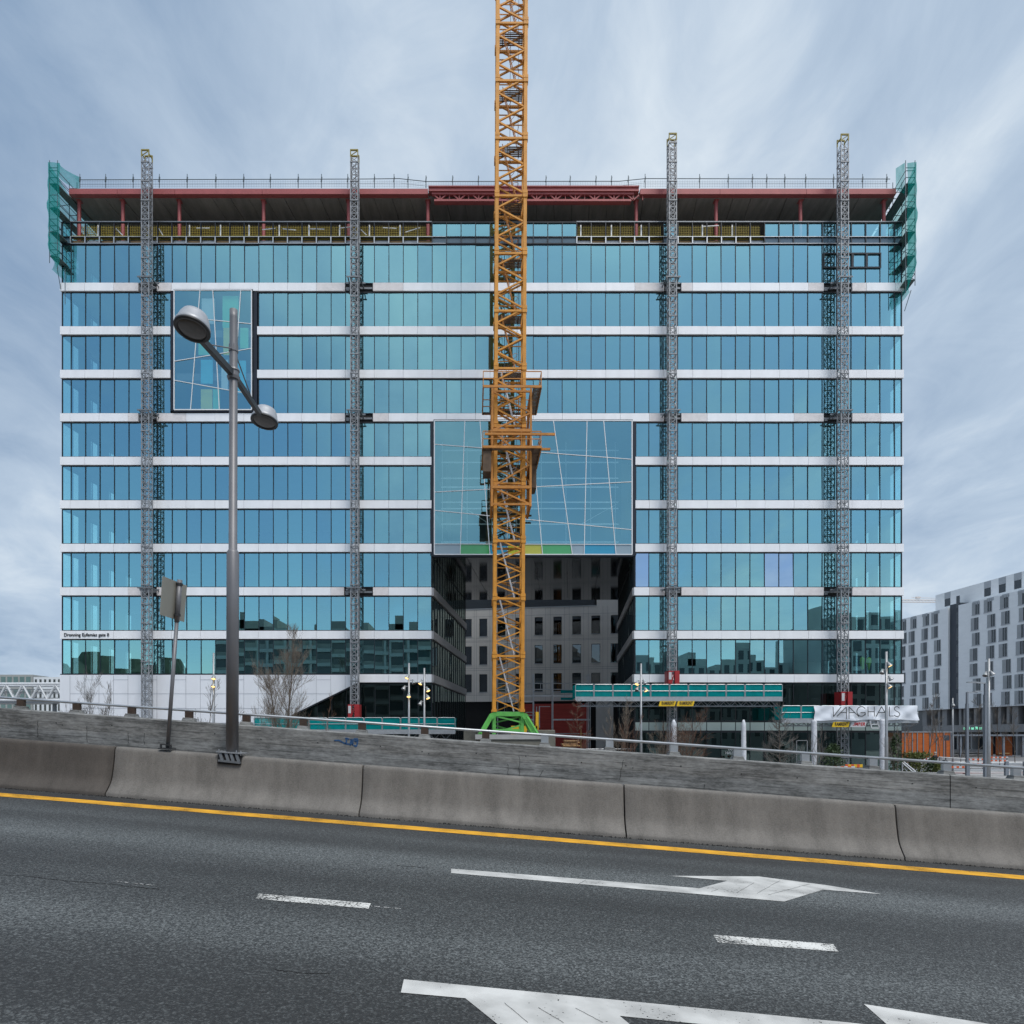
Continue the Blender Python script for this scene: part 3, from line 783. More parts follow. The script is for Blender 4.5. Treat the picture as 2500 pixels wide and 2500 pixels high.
FILM = [(1866, 1938, Z(BT[7] - .5)), (1550, 1585, Z(BT[7] - .5))]
def ribbon(p0, p1, z0, z1, cuts, nrm, mat='glass', fw=.055, tilt=.36, name='ribbon_window', edge=.085, deep=.05):
    """a strip of glass panes between p0 and p1 (plan points) with a dark frame; cuts are distances from p0"""
    p0, p1, nrm = Vector((*p0, 0)), Vector((*p1, 0)), Vector((*nrm, 0))
    L = (p1 - p0).length; d = (p1 - p0) / L
    cuts = [c for c in cuts if .05 < c < L - .05]
    f = MB()
    def fbox(a, b, za, zb, prj=deep):
        q0, q1 = p0 + d * a, p0 + d * b
        o, i = nrm * prj, nrm * -.05
        f.hexa([q0 + o + Vector((0, 0, za)), q1 + o + Vector((0, 0, za)), q1 + i + Vector((0, 0, za)), q0 + i + Vector((0, 0, za)),
                q0 + o + Vector((0, 0, zb)), q1 + o + Vector((0, 0, zb)), q1 + i + Vector((0, 0, zb)), q0 + i + Vector((0, 0, zb))])
    fbox(0, L, z0, z0 + edge * .7, deep * .8); fbox(0, L, z1 - edge, z1, deep * .8)
    for c in [fw / 2] + cuts + [L - fw / 2]:
        fbox(c - fw / 2, c + fw / 2, z0 + edge * .7, z1 - edge)
    fo = f.build(name, 'frame', ob)
    gl = MB()
    bs = [0] + cuts + [L]
    for a, b in zip(bs, bs[1:]):
        pxm = VX + ((p0 + d * ((a + b) / 2)).x) * S
        gl.cur = 3 if any(x0 < pxm < x1 and abs(z0 - zf) < .3 for x0, x1, zf in FILM) else rng.choice((0, 0, 1, 2))
        ty, tp = math.tan(R(rng.gauss(0, tilt))), math.tan(R(rng.gauss(0, tilt)))
        pts = []
        for (q, zz) in ((a, z0), (b, z0), (b, z1), (a, z1)):
            o = (q - (a + b) / 2) * ty + (zz - (z0 + z1) / 2) * tp
            pts.append(p0 + d * q + nrm * (o + .0) + Vector((0, 0, zz)))
        gl.face(*pts)
    if mat == 'glass': gl.build('glazing', mat, fo, mats=['glass', 'glass2', 'glass3', 'glassfilm'])
    else: gl.mi = [0] * len(gl.f); gl.build('glazing', mat, fo)
    return fo
def fr_ribbon(x0, x1, yt, yb, mat='glass', **kw):
    cuts = [(mull(k) - x0) / S for k in range(58)]
    return ribbon((X(x0), D), (X(x1), D), Z(yb), Z(yt), cuts, (0, -1), mat, **kw)

# storeys
for i in range(9):
    yt, yb = BT[i] + BH + .5, BT[i + 1] - .5
    spans = [(152, 418), (631, 2201)] if i < 3 else ([(152, 1054), (1550, 2201)])
    for a, b in spans:
        fr_ribbon(a, b, yt, yb, 'glass' if i < 7 else 'glass')
fr_ribbon(152, 2201, 597, 693, 'glass')
# ground floor
cutsL = [(mull(k) - 411) / S for k in range(58)]
ribbon((X(411), D + .32), (X(1054), D + .32), 0.0, Z(1667), cutsL, (0, -1), 'glassdark')
fr_ribbon(1550, 2201, BT[9] + BH + .5, 1761, 'glassdark')
fr_ribbon(1550, 2201, 1786, 1894, 'glassdark')
m = MB()
for k in range(38, 59):
    a, b = max(mull(k), 1550), min(mull(k + 1), 2201)
    if b > a + 3: m.box(X(a) + .035, X(b) - .035, D - .03, D + .1, Z(1783.5), Z(1763.5))
m.build('pale_cladding', 'pale_spandrel', ob)
m = MB(); m.box(X(1550), X(2201), D + .01, D + .2, Z(1785.8), Z(1761.2)); m.build('spandrel_frame', 'frame', ob)

# white bands, with the cladding left off where the mast climbers are tied
GAPS = {0: [(340, 385), (843, 911), (1620, 1662), (2009, 2078)], 3: [(340, 385), (843, 911), (1620, 1662), (2009, 2078)], 7: [(346, 385), (841, 911), (1622, 1662), (2009, 2078)]}
for i in range(10):
    zt, zb = Z(BT[i]), Z(BT[i] + BH)
    if i in (1, 2): spans = [(149, 418), (629, 2204)]
    elif i in (4, 5, 6): spans = [(149, 1054), (1550, 2204)]
    elif i in (7, 8): spans = [(149, 1054), (1547, 2204)]
    elif i == 9: spans = [(877, 1054), (1547, 2204)]
    else: spans = [(149, 2204)]
    for a, b in spans:
        cutp = [a] + [q for gp in GAPS.get(i, []) for q in gp if a < q < b] + [b]
        for ra, rb_ in zip(cutp[::2], cutp[1::2]):
            m = MB()
            xs = [ra] + [mull(k) for k in range(-1, 58) if (k + i) % 2 == 1 and ra + 5 < mull(k) < rb_ - 5] + [rb_]
            for x0, x1 in zip(xs, xs[1:]):
                dy = rng.uniform(-.008, .008); m.cur = int(any(abs(x0 - q) < 2 or abs(x1 - q) < 2 for gp in GAPS.get(i, []) for q in gp))
                m.box(X(x0) + .010, X(x1) - .010, D - .17 + dy, D + .10, zb, zt)
            m.build('band_cladding', 'band', ob, mats=['band', 'bandfilm'])
    m = MB()
    for a, b in spans:
        m.box(X(a) + .06, X(b) - .06, D + .101, D + .24, zb, zt)
    m.build('band_backing', 'joint', ob)
    if i in GAPS:
        for ga, gb in GAPS[i]:
            m = MB(); m.box(X(ga), X(gb), D + .04, D + .099, zb, zt); m.build('recess', 'black', ob)
            m = MB()
            m.box(X(ga) + .05, X(gb) - .05, D - .06, D + .038, zb + .22, zb + .36)
            m.box(X(ga) + .1, X(ga) + .35, D - .10, D + .038, zb + .06, zb + .2)
            m.build('exposed_rail', 'galv_dark', ob)
# letters of the address
put_text('address_lettering', "Dronning Eufemias gate 8", (X(160), D - .19, Z(1554.5)), (269 - 160) / S, 8.0 / S, 'frame', ob, spacing=1.0, bold=.003, ext=.02)

# white panelled base with its diagonal cut
ycut = lambda x: 1666 + (877 - x) * (228 / 466.0)
base_poly = [(149, 1648), (877, 1648), (877, 1666), (411, 1894), (149, 1894)]
m = MB(); m.prism([(X(a), D - .17, Z(b)) for a, b in base_poly], (0, .3, 0)); m.build('base_wall', 'baseclad', ob)
m = MB()
def jl(x0, y0, x1, y1):
    m.bar((X(x0), D - .172, Z(y0)), (X(x1), D - .172, Z(y1)), .03, .012, up=(0, 0, 1)) if y0 == y1 else m.bar((X(x0), D - .172, Z(y0)), (X(x1), D - .172, Z(y1)), .012, .03, up=(0, 1, 0))
for k in range(0, 20):
    x = mull(k)
    if x > 870: break
    jl(x, 1650, x, min(1893, ycut(x) - 1))
    for yy in ((1660, 1694, 1729, 1764, 1800) if k % 2 else (1694, 1730, 1765)):
        if ycut(x + MOD) > yy + 2 and x + MOD < 877: jl(x, yy, x + MOD, yy)
m.build('panel_joint', 'joint', ob)
m = MB(); m.bar((X(877), D - .12, Z(1667.5)), (X(411), D - .12, Z(1895.5)), .1, .12); m.build('base_edge_trim', 'frame', ob)
m = MB(); m.box(X(149), X(877), D - .12, D + .1, Z(1648) , Z(1645.5)); m.build('base_flashing', 'frame', ob)

# feature windows with slanting white glazing bars
def feature(x0, x1, y0, y1, V, H, yg, cols=None, proud=.28):
    f = MB(); Y = D - proud
    def ln(a, b, w=.085): f.bar((X(a[0]), Y - .03, Z(a[1])), (X(b[0]), Y - .03, Z(b[1])), .06, w, up=(0, 0, 1) if abs(a[0] - b[0]) > abs(a[1] - b[1]) else (1, 0, 0)) 
    def vx(j, y): a, b = V[j]; return a + (b - a) * (y - y0) / (y1 - y0)
    def hy(j, x): a, b = H[j]; return a + (b - a) * (x - x0) / (x1 - x0)
    def cross(j, k):
        x = vx(j, H[k][0])
        for _ in range(5): y = hy(k, x); x = vx(j, y)
        return x, y
    for j in range(len(V)):
        w = .13 if j in (0, len(V) - 1) else .075
        a, b = (vx(j, y0), y0), (vx(j, y1), y1)
        f.bar((X(a[0]), Y - .03, Z(a[1])), (X(b[0]), Y - .03, Z(b[1])), .056 if w < .1 else .09, .05, up=(0, 1, 0))
    for k in range(len(H)):
        a, b = (x0, hy(k, x0)), (x1, hy(k, x1))
        f.bar((X(a[0]), Y - .029, Z(a[1])), (X(b[0]), Y - .029, Z(b[1])), .05, .08 if k in (0, len(H) - 1) else .052)
    fo = f.build('feature_window', 'white_frame', ob)
    gl = MB()
    for j in range(len(V) - 1):
        for k in range(len(H) - 1):
            if cols and k == len(H) - 2: continue
            q = [cross(j, k + 1), cross(j + 1, k + 1), cross(j + 1, k), cross(j, k)]
            ty, tp = math.tan(R(rng.gauss(0, .25))), math.tan(R(rng.gauss(0, .25)))
            cx, cyy = sum(p[0] for p in q) / 4, sum(p[1] for p in q) / 4
            gl.face(*[(X(a), Y + (a - cx) / S * ty + (b - cyy) / S * tp, Z(b)) for a, b in q])
    gl.build('glazing', 'glassbox', fo)
    if cols:
        k = len(H) - 2
        for j, c in enumerate(cols):
            q = [cross(j, k + 1), cross(j + 1, k + 1), cross(j + 1, k), cross(j, k)]
            mm = MB(); mm.prism([(X(a), Y + .004, Z(b)) for a, b in q], (0, .12, 0)); mm.build('coloured_panel', c, fo)
    # dark reveals round it
    m = MB()
    m.box(X(x0) - .36, X(x0) - .07, D - .12, D + .25, Z(y1), Z(y0)); m.box(X(x1) + .07, X(x1) + .40, D - .12, D + .25, Z(y1), Z(y0))
    m.build('reveal_trim', 'reveal', ob)
    m = MB()
    m.box(X(x0) - .069, X(x1) + .069, Y + .03, D + .2, Z(y0) + .0, Z(y0) + .12); m.box(X(x0) - .069, X(x1) + .069, Y + .03, D + .2, Z(y1) - .16, Z(y1))
    m.build('window_rim', 'reveal', fo)
    return fo
fw1 = feature(429, 617, 714, 1004.5, [(429, 429), (492, 469), (523, 539), (591, 571), (617, 617)], [(714, 714), (778, 796), (887, 855.6), (933, 967), (1004.5, 1004.5)], None)
fw2 = feature(1061, 1541, 1031, 1356, [(1061, 1061), (1135, 1123.6), (1171.6, 1196), (1236, 1239), (1294, 1323.7), (1350, 1396), (1431.7, 1424.7), (1472, 1502), (1541, 1541)],
        [(1031, 1031), (1088.5, 1125), (1204.5, 1179.6), (1249, 1296), (1330.5, 1331.7), (1356, 1356)], None,
        ['sgrey', 'sgreen', 'sblue', 'syellow', 'sgreen', 'sgrey', 'sblue', 'sgrey'])
# coloured wall panels in the room behind the upper feature window
for a, b, y0, y1, c in ((492, 524, 728, 790, 'pwhite'), (543, 568, 722, 800, 'pgreen'), (568, 582, 722, 780, 'pgreen'), (545, 560, 800, 866, 'pyellow'), (484, 512, 800, 866, 'pgreen'), (586, 606, 800, 850, 'pgreen'),
                        (490, 519, 878, 936, 'pblue'), (540, 556, 878, 950, 'pwhite'), (490, 518, 950, 1003, 'pyellow'), (520, 536, 950, 1003, 'pgreen'), (575, 600, 880, 960, 'pblue')):
    m = MB(); m.box(X(a), X(b), D + .02, D + .1, Z(y1), Z(y0)); m.build('interior_panel', c, ob)

# top open storey
OPEN = [(174, 1054), (1407, 1620), (1655, 1867)]
def is_open(x): return any(a <= x <= b for a, b in OPEN)
fr = MB(); gl = MB(); sp = MB(); wd = MB(); ins = MB(); yl = MB(); alu = MB()
xs = [152] + [mull(k) for k in range(58)] + [2201]; lastb = 0; gls = []
for k, (a, b) in enumerate(zip(xs, xs[1:])):
    mid = (a + b) / 2
    fr.box(X(a) - .035, X(a) + .035, D - .10, D + .05, Z(596), Z(543.5))
    if is_open(mid):
        alu.box(X(a) - .045, X(a) + .045, D - .13, D - .101, Z(596), Z(579))
        if k % 2: wd.box(X(a) + .05, X(b) - .05, D + .15, D + .2, Z(594.5), Z(585))
        else: ins.box(X(a) + .05, X(b) - .05, D + .12, D + .2, Z(594), Z(588.5)); ins.box(X(a) + .05, X(b) - .05, D + .16, D + .2, Z(587.5), Z(584.5))
        yl.box(X(a) + .04, X(b) - .04, D - .02, D + .3, Z(579.5), Z(576))
    else:
        sp.box(X(a) + .03, X(b) - .03, D - .01, D + .1, Z(595), Z(581))
        t1, t2 = math.tan(R(rng.gauss(0, .2))), math.tan(R(rng.gauss(0, .2)))
        w, h = (b - a) / 2 / S, 16.5 / S
        if gl.v and a - lastb > 1: gls.append(gl); gl = MB()
        lastb = b
        gl.face(*[(X(mid) + sx * w, D + sx * w * t1 + sz * h * t2, Z(561.8) + sz * h) for sx, sz in ((-1, -1), (1, -1), (1, 1), (-1, 1))])
fr.box(X(152), X(2201), D - .101, D + .04, Z(545.5), Z(543)); fr.box(X(152), X(2201), D - .09, D + .05, Z(581), Z(578.5)); fr.box(X(152), X(2201), D - .09, D + .05, Z(597), Z(594.8))
fo = fr.build('parapet_frame', 'frame', ob)
gls.append(gl)
for q in gls: q.build('glazing', 'glass', fo)
sp.build('spandrel_cladding', 'spandrel', fo)
alu.box(X(174), X(1054), D - .12, D - .102, Z(597), Z(595.6)); alu.box(X(1054), X(1088), D - .12, D - .102, Z(597), Z(595.6)); alu.box(X(1407), X(2190), D - .12, D - .102, Z(597), Z(595.6))
alu.box(X(1407), X(2190), D - .12, D - .102, Z(580.6), Z(579.2)); alu.box(X(174), X(1088), D - .12, D - .102, Z(580.6), Z(579.4)); alu.box(X(174), X(1054), D - .115, D - .102, Z(543.4), Z(542.4)); alu.box(X(1407), X(2201), D - .115, D - .102, Z(543.4), Z(542.4))
alu.build('aluminium_trim', 'galv', fo)
wd.build('plywood_board', 'wood', ob); ins.build('insulation_board', 'insul', ob); yl.build('yellow_ledge', 'yledge', ob)
# loose white braces and frames waiting in the open bays
for (x0, y0, x1, y1) in ((283, 558, 300, 575), (388, 558, 398, 575), (480, 557, 512, 557), (640, 561, 672, 558), (690, 559, 723, 562), (758, 559, 792, 560), (830, 557, 860, 554), (878, 558, 895, 574), (935, 556, 968, 558), (990, 567, 1026, 556), (1717, 553, 1755, 551)):
    m = MB(); m.bar(P(x0, y0, D + .25), P(x1, y1, D + .25), .06); m.build('brace', 'white_frame', ob)
m = MB()
for a in (236, 310, 460, 536, 606, 680, 753, 828, 901, 976, 1419, 1494, 1567, 1717, 1790):
    m.box(X(a) - .05, X(a) + .05, D + .2, D + .26, Z(578, D + .2), Z(549, D + .2))
m.build('upright_trim', 'white_frame', ob)
# yellow mesh guard inside the open bays
for a, b in OPEN:
    m = MB(); x = X(a)
    while x < X(b): m.box(x - .012, x + .012, D + .9, D + .915, Z(580, D + .9), Z(551, D + .9)); x += .145
    z = Z(580, D + .9)
    while z < Z(551, D + .9): m.box(X(a), X(b), D + .916, D + .93, z - .012, z + .012); z += .145
    m.build('safety_mesh', 'ymesh', ob)

def skewbox(mb, xa, xb, d0, d1, z0, z1):
    mb.hexa([(xa + SK * d0, D + d0, z0), (xb + SK * d0, D + d0, z0), (xb + SK * d1, D + d1, z0), (xa + SK * d1, D + d1, z0),
             (xa + SK * d0, D + d0, z1), (xb + SK * d0, D + d0, z1), (xb + SK * d1, D + d1, z1), (xa + SK * d1, D + d1, z1)])
# roof: slab, red beams, columns
zsl = Z(474.5)
def plan(px, dep, off=0): return (X(px) + off + SK * dep, D + dep)
m = MB()
npl = 46
for k in range(npl):
    a = X(160) + (X(2192) - X(160)) * k / npl; b = X(160) + (X(2192) - X(160)) * (k + 1) / npl
    z = zsl + (.0 if k % 3 else .035) + rng.uniform(0, .02); DEPTH = 9.0 if X(1054) < a and b < X(1550) else 18.4
    m.hexa([(a + .015, D + .45, z), (b - .015, D + .45, z), (b - .015 + SK * DEPTH, D + DEPTH, z), (a + .015 + SK * DEPTH, D + DEPTH, z),
            (a + .015, D + .45, Z(461)), (b - .015, D + .45, Z(461)), (b - .015 + SK * DEPTH, D + DEPTH, Z(461)), (a + .015 + SK * DEPTH, D + DEPTH, Z(461))])
m.build('roof_plank', 'rawconc', ob)
DEPTH = 18.4
m = MB()
for a, b, dd_ in ((X(160), X(1054), DEPTH), (X(1054), X(1550), 9), (X(1550), X(2192), DEPTH)): skewbox(m, a, b, .5, dd_, Z(461) + .004, Z(460))
m.build('roof_topping', 'dark_metal', ob)
m = MB()
for a, b in ((168, 1045), (1563, 2188)):
    xs = [a] + [q for q in (286, 426, 640, 850, 1758, 1969) if a < q < b] + [b]
    for x0, x1 in zip(xs, xs[1:]): m.box(X(x0) + .012, X(x1) - .012, D + .0, D + .44, Z(473.5), Z(460.5))
m.build('edge_beam', 'redsteel', ob)
m = MB(); m.box(X(1046), X(1560), D - .10, D + .43, Z(457.5), Z(455)); m.box(X(1046), X(1560), D + .0, D + .43, Z(466), Z(457.5)); m.box(X(1046), X(1560), D - .10, D + .43, Z(468), Z(466))
m.build('raised_beam', 'redsteel', ob)
m = MB(); m.box(X(1060), X(1541), D + .02, D + .3, Z(489), Z(485.5)); m.box(X(1060), X(1541), D - .06, D + .38, Z(492), Z(489.5))
x = 1062
while x < 1535:
    for dx in (-14, 0, 14):
        m.bar((X(x + 12), D + .15, Z(485.5)), (X(x + 12 + dx), D + .15, Z(473.5)), .10)
    m.bar((X(x + 35), D + .15, Z(485.5)), (X(x + 35), D + .15, Z(473.5)), .06)
    x += 47.3
m.box(X(1054), X(1548), D + .02, D + .3, Z(473.5), Z(469))
m.build('truss', 'redsteel', ob)
for px in (181, 289, 428.6, 637, 847, 1043.5, 1558.5, 1756, 1964.5, 2171):
    m = MB(); m.tube((X(px), D + .75, Z(597)), (X(px), D + .75, Z(474.3)), .145, 14)
    m.box(X(px) - .2, X(px) + .2, D + .5, D + 1.0, Z(475.4), Z(474.4))
    m.build('red_column', 'redsteel', ob)
    for dep in (6.5,):
        m = MB(); m.tube((X(px) + SK * dep, D + dep, Z(597)), (X(px) + SK * dep, D + dep, Z(474.3)), .145, 10); m.build('red_column', 'redsteel', ob)

# storeys inside: slabs, end walls with piers and glass, dark cores and rear wall
WL = (X(152) + .06, X(1054) - .2); WR = (X(1550) + .2, X(2201) - .06)
for i in range(10):
    m = MB()
    rngs = [(WL[0], WL[1], DEPTH - .3), (WR[0], WR[1], DEPTH - .3)] + ([(WL[1] + .002, WR[0] - .002, 8.6)] if i <= 3 else [])
    for a, b, dd_ in rngs: skewbox(m, a, b, .32, dd_, Z(BT[i] + BH) + .02, Z(BT[i]) - .05)
    m.build('floor_slab', 'slab', ob)
m = MB(); skewbox(m, WL[0], WL[1], .25, DEPTH - .3, Z(597), Z(582)); skewbox(m, WR[0], WR[1], .25, DEPTH - .3, Z(597), Z(582)); skewbox(m, WL[1] + .002, WR[0] - .002, .25, 8.6, Z(597), Z(582)); m.build('floor_slab', 'slab', ob)
m = MB(); skewbox(m, WL[0], WL[1], DEPTH - .3, DEPTH, 0, Z(475)); skewbox(m, WR[0], WR[1], DEPTH - .3, DEPTH, 0, Z(475)); skewbox(m, WL[1], WR[0], 8.7, 9, Z(1240) + .1, Z(475)); skewbox(m, WL[1], WR[0], DEPTH - .3, DEPTH, Z(1356), Z(1240)); skewbox(m, WL[1], WR[0], 8.7, DEPTH, Z(1240), Z(1240) + .09)  # upper middle set forward, an unseen notch shaped to let daylight into the passage
for q in (WL[1] - .25, WR[0]): skewbox(m, q, q + .25, 9.01, DEPTH, Z(1240) + .1, Z(475))
m.build('rear_wall', 'pale_rear', ob)
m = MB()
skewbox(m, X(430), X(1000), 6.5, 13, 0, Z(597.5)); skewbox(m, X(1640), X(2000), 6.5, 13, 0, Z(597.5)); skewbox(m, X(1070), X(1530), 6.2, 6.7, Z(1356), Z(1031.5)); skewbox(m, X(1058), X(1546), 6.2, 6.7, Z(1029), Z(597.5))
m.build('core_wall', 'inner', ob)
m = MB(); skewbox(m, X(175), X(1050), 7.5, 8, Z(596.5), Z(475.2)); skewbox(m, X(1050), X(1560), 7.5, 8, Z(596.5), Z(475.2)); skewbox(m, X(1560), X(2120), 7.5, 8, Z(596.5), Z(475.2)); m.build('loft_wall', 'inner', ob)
dl = Vector((SK, 1)).normalized()
for side, xo, nx in (('l', X(152), -1), ('r', X(2201), 1)):
    nrm = Vector((nx * 1.0, -nx * SK)).normalized()
    Ls = DEPTH * math.sqrt(1 + SK * SK)
    p0 = (xo, D); p1 = (xo + SK * DEPTH, D + DEPTH)
    zs = [(Z(BT[i + 1] - .5), Z(BT[i] + BH + .5)) for i in range(9)] + [(Z(693), Z(597))]
    for z0, z1 in zs:
        ribbon(p0, p1, z0, z1, [j * 1.2 for j in range(1, 16)], nrm, 'glassside')
    m = MB()
    for i in range(10):
        za, zb_ = Z(BT[i] + BH), Z(BT[i])
        q0, q1 = Vector((*p0, 0)), Vector((*p1, 0)); n3 = Vector((*nrm, 0))
        m.hexa([q0 + n3 * .1 + Vector((0, 0, za)), q1 + n3 * .1 + Vector((0, 0, za)), q1 - n3 * .05 + Vector((0, 0, za)), q0 - n3 * .05 + Vector((0, 0, za)),
                q0 + n3 * .1 + Vector((0, 0, zb_)), q1 + n3 * .1 + Vector((0, 0, zb_)), q1 - n3 * .05 + Vector((0, 0, zb_)), q0 - n3 * .05 + Vector((0, 0, zb_))])
    m.build('side_cladding', 'band', ob)
    m = MB()
    dep = 1.7
    while dep < DEPTH - 1:
        xa = xo - nx * .55 if nx > 0 else xo + .12
        skewbox(m, xa, xa + .42, dep, dep + .95, Z(1646), Z(597.5)); dep += 2.35
    m.build('pier', 'pier', ob)
m = MB(); skewbox(m, X(149), X(149) + .25, .1, DEPTH, 0, Z(1648)); m.build('side_base_wall', 'baseclad', ob)

m = MB(); skewbox(m, X(1556), X(2196), 2.6, 2.8, .02, Z(1668)); skewbox(m, X(1556), X(2196), .2, 2.59, .01, .03); skewbox(m, X(416), X(1050), 2.6, 2.8, .02, Z(1668)); skewbox(m, X(416), X(1050), .5, 2.59, .01, .03); m.build('darkening_backing', 'inner', ob)  # dark wall and floor added behind the ground-floor glass to darken it
# the passage through the building
for xo, nx in ((X(1054), 1), (X(1549), -1)):
    nrm = Vector((nx * 1.0, -nx * SK)).normalized()
    p0 = (xo, D + .02); p1 = (xo + SK * DEPTH, D + DEPTH)
    cuts = [j * 1.22 for j in range(1, 16)]
    for yt, yb in ((1356, 1433.5), (1454, 1539.5), (1560.5, 1645.5), (1667, 1894)):
        ribbon(p0, p1, Z(yb), Z(yt), cuts, nrm, 'glasspass', fw=.07)
    m = MB(); n3 = Vector((*nrm, 0)); q0, q1 = Vector((*p0, 0)), Vector((*p1, 0))
    for i in (7, 8, 9):
        za, zb_ = Z(BT[i] + BH), Z(BT[i])
        m.hexa([q0 + n3 * .16 + Vector((0, 0, za)), q1 + n3 * .16 + Vector((0, 0, za)), q1 - n3 * .05 + Vector((0, 0, za)), q0 - n3 * .05 + Vector((0, 0, za)),
                q0 + n3 * .16 + Vector((0, 0, zb_)), q1 + n3 * .16 + Vector((0, 0, zb_)), q1 - n3 * .05 + Vector((0, 0, zb_)), q0 - n3 * .05 + Vector((0, 0, zb_))])
    m.build('passage_cladding', 'sideband', ob)
m = MB()
zs = Z(1357.6)
for k in range(6):
    a = X(1054) + (X(1549) - X(1054)) * k / 6; b = X(1054) + (X(1549) - X(1054)) * (k + 1) / 6
    m.hexa([(a + .02, D - .1, zs), (b - .02, D - .1, zs), (b - .02 + SK * DEPTH, D + DEPTH, zs), (a + .02 + SK * DEPTH, D + DEPTH, zs), (a + .02, D - .1, zs + .1), (b - .02, D - .1, zs + .1), (b - .02 + SK * DEPTH, D + DEPTH, zs + .1), (a + .02 + SK * DEPTH, D + DEPTH, zs + .1)])
m.build('soffit_panel_cladding', 'soffit', ob)
m = MB(); skewbox(m, X(1054), X(1549), .3, DEPTH, zs + .104, zs + .3); m.build('atrium_floor', 'slab', ob)
# opening lights high on the right
for a, b in ((2009, 2045), (2045, 2080), (2080, 2114.5), (2114.5, 2149.5)):
    m = MB()
    for q in ((a, 619), (a, 653)): m.box(X(a), X(b), D - .12, D - .005, Z(q[1] + 3), Z(q[1]))
    m.box(X(a), X(a) + .09, D - .12, D - .005, Z(653), Z(622)); m.box(X(b) - .09, X(b), D - .12, D - .005, Z(653), Z(622))
    m.build('opening_light', 'frame', ob)
# white lettering on the restaurant glass
put_text('window_lettering', "VAAG", (X(1775), D - .12, Z(1832.5)), 19 / S, 6.5 / S, 'white_frame', ob, ext=.005)
put_text('window_lettering', "HALS", (X(1770), D - .12, Z(1841)), 20 / S, 6.5 / S, 'white_frame', ob, ext=.005)
m = MB(); m.box(X(1942), X(1943.5), D - .16, D - .11, 0, Z(1807)); m.box(X(1968), X(1969.5), D - .16, D - .11, 0, Z(1807)); m.box(X(1942), X(1969.5), D - .16, D - .11, Z(1808.5), Z(1807)); m.build('door_frame', 'galv', ob)

# hanging work clothes behind the glass
for px, lab, w in ((2105, 'yellow green work jacket hanging behind the glass, nearer the mast', 4.2), (2121, 'yellow green work overalls hanging behind the glass, right of the jacket', 5.0)):
    zt = Z(1602 if px < 2110 else 1603)
    m = MB(); Yg = D + .45; x = X(px, Yg)
    m.lathe((x, Yg, zt), (0, 0, -1), [(0, .04), (.04, .07), (.10, .14), (.35, .12), (.7, .14), (.98, .13), (1.08, .09)] if px < 2110 else [(0, .04), (.04, .08), (.10, .17), (.32, .13), (.55, .13), (.8, .09), (1.1, .06)], 10)
    m.tube((x - .13, Yg, zt - .1), (x - .20, Yg, zt - .58), .05, 7, .035); m.tube((x + .13, Yg, zt - .1), (x + .22, Yg, zt - .50), .05, 7, .035)
    o = m.build('work_clothes', 'hivis', None, True)
    tag(o, lab, 'work clothes')

# guard rail along the roof edge
r = thing('roof_guardrail', 'grey temporary guard rail with mesh panels along the roof edge', 'guard rail', (X(1180), D + 1.0, Z(460)))
YR = D + 1.0
posts = [195, 258, 325, 389, 457, 527, 595, 660, 728, 785, 849, 914, 962, 996, 1040, 1105, 1168, 1217, 1333, 1392, 1455, 1493, 1534, 1575, 1708, 1778, 1837, 1872, 1916, 1967, 2035, 2106, 2165]
low = lambda px: 4.5 if 1010 < px < 1560 else 0
for px in posts:
    m = MB(); m.tube(P(px, 459, YR), P(px, 425 + low(px) * 0.8, YR), .03, 6); m.bar(P(px - .6, 444, YR), P(px + .6, 432, YR), .09)
    m.build('post', 'scaf', r)
m = MB()
ln = [(195, 439), (890, 437), (975, 436), (1040, 443), (1512, 442.5), (1575, 436), (2173, 437)]
for (a, ya), (b, yb) in zip(ln, ln[1:]): m.tube(P(a, ya, YR - .04), P(b, yb, YR - .04), .028, 6); m.tube(P(a, ya + 11, YR - .04), P(b, yb + 11, YR - .04), .01, 4)
m.build('rail', 'scaf', r)
m = MB()
for a, b in zip(posts, posts[1:]):
    x = a + 1
    while x < b: m.tube(P(x, 458, YR - .02), P(x, 440 + low(x), YR - .02), .005, 3); x += 6
    for yy in (443, 447, 451, 455): m.tube(P(a, yy + low(a) * .8, YR - .02), P(b, yy + low(b) * .8, YR - .02), .005, 3)
m.build('mesh_net', 'scaf', r)

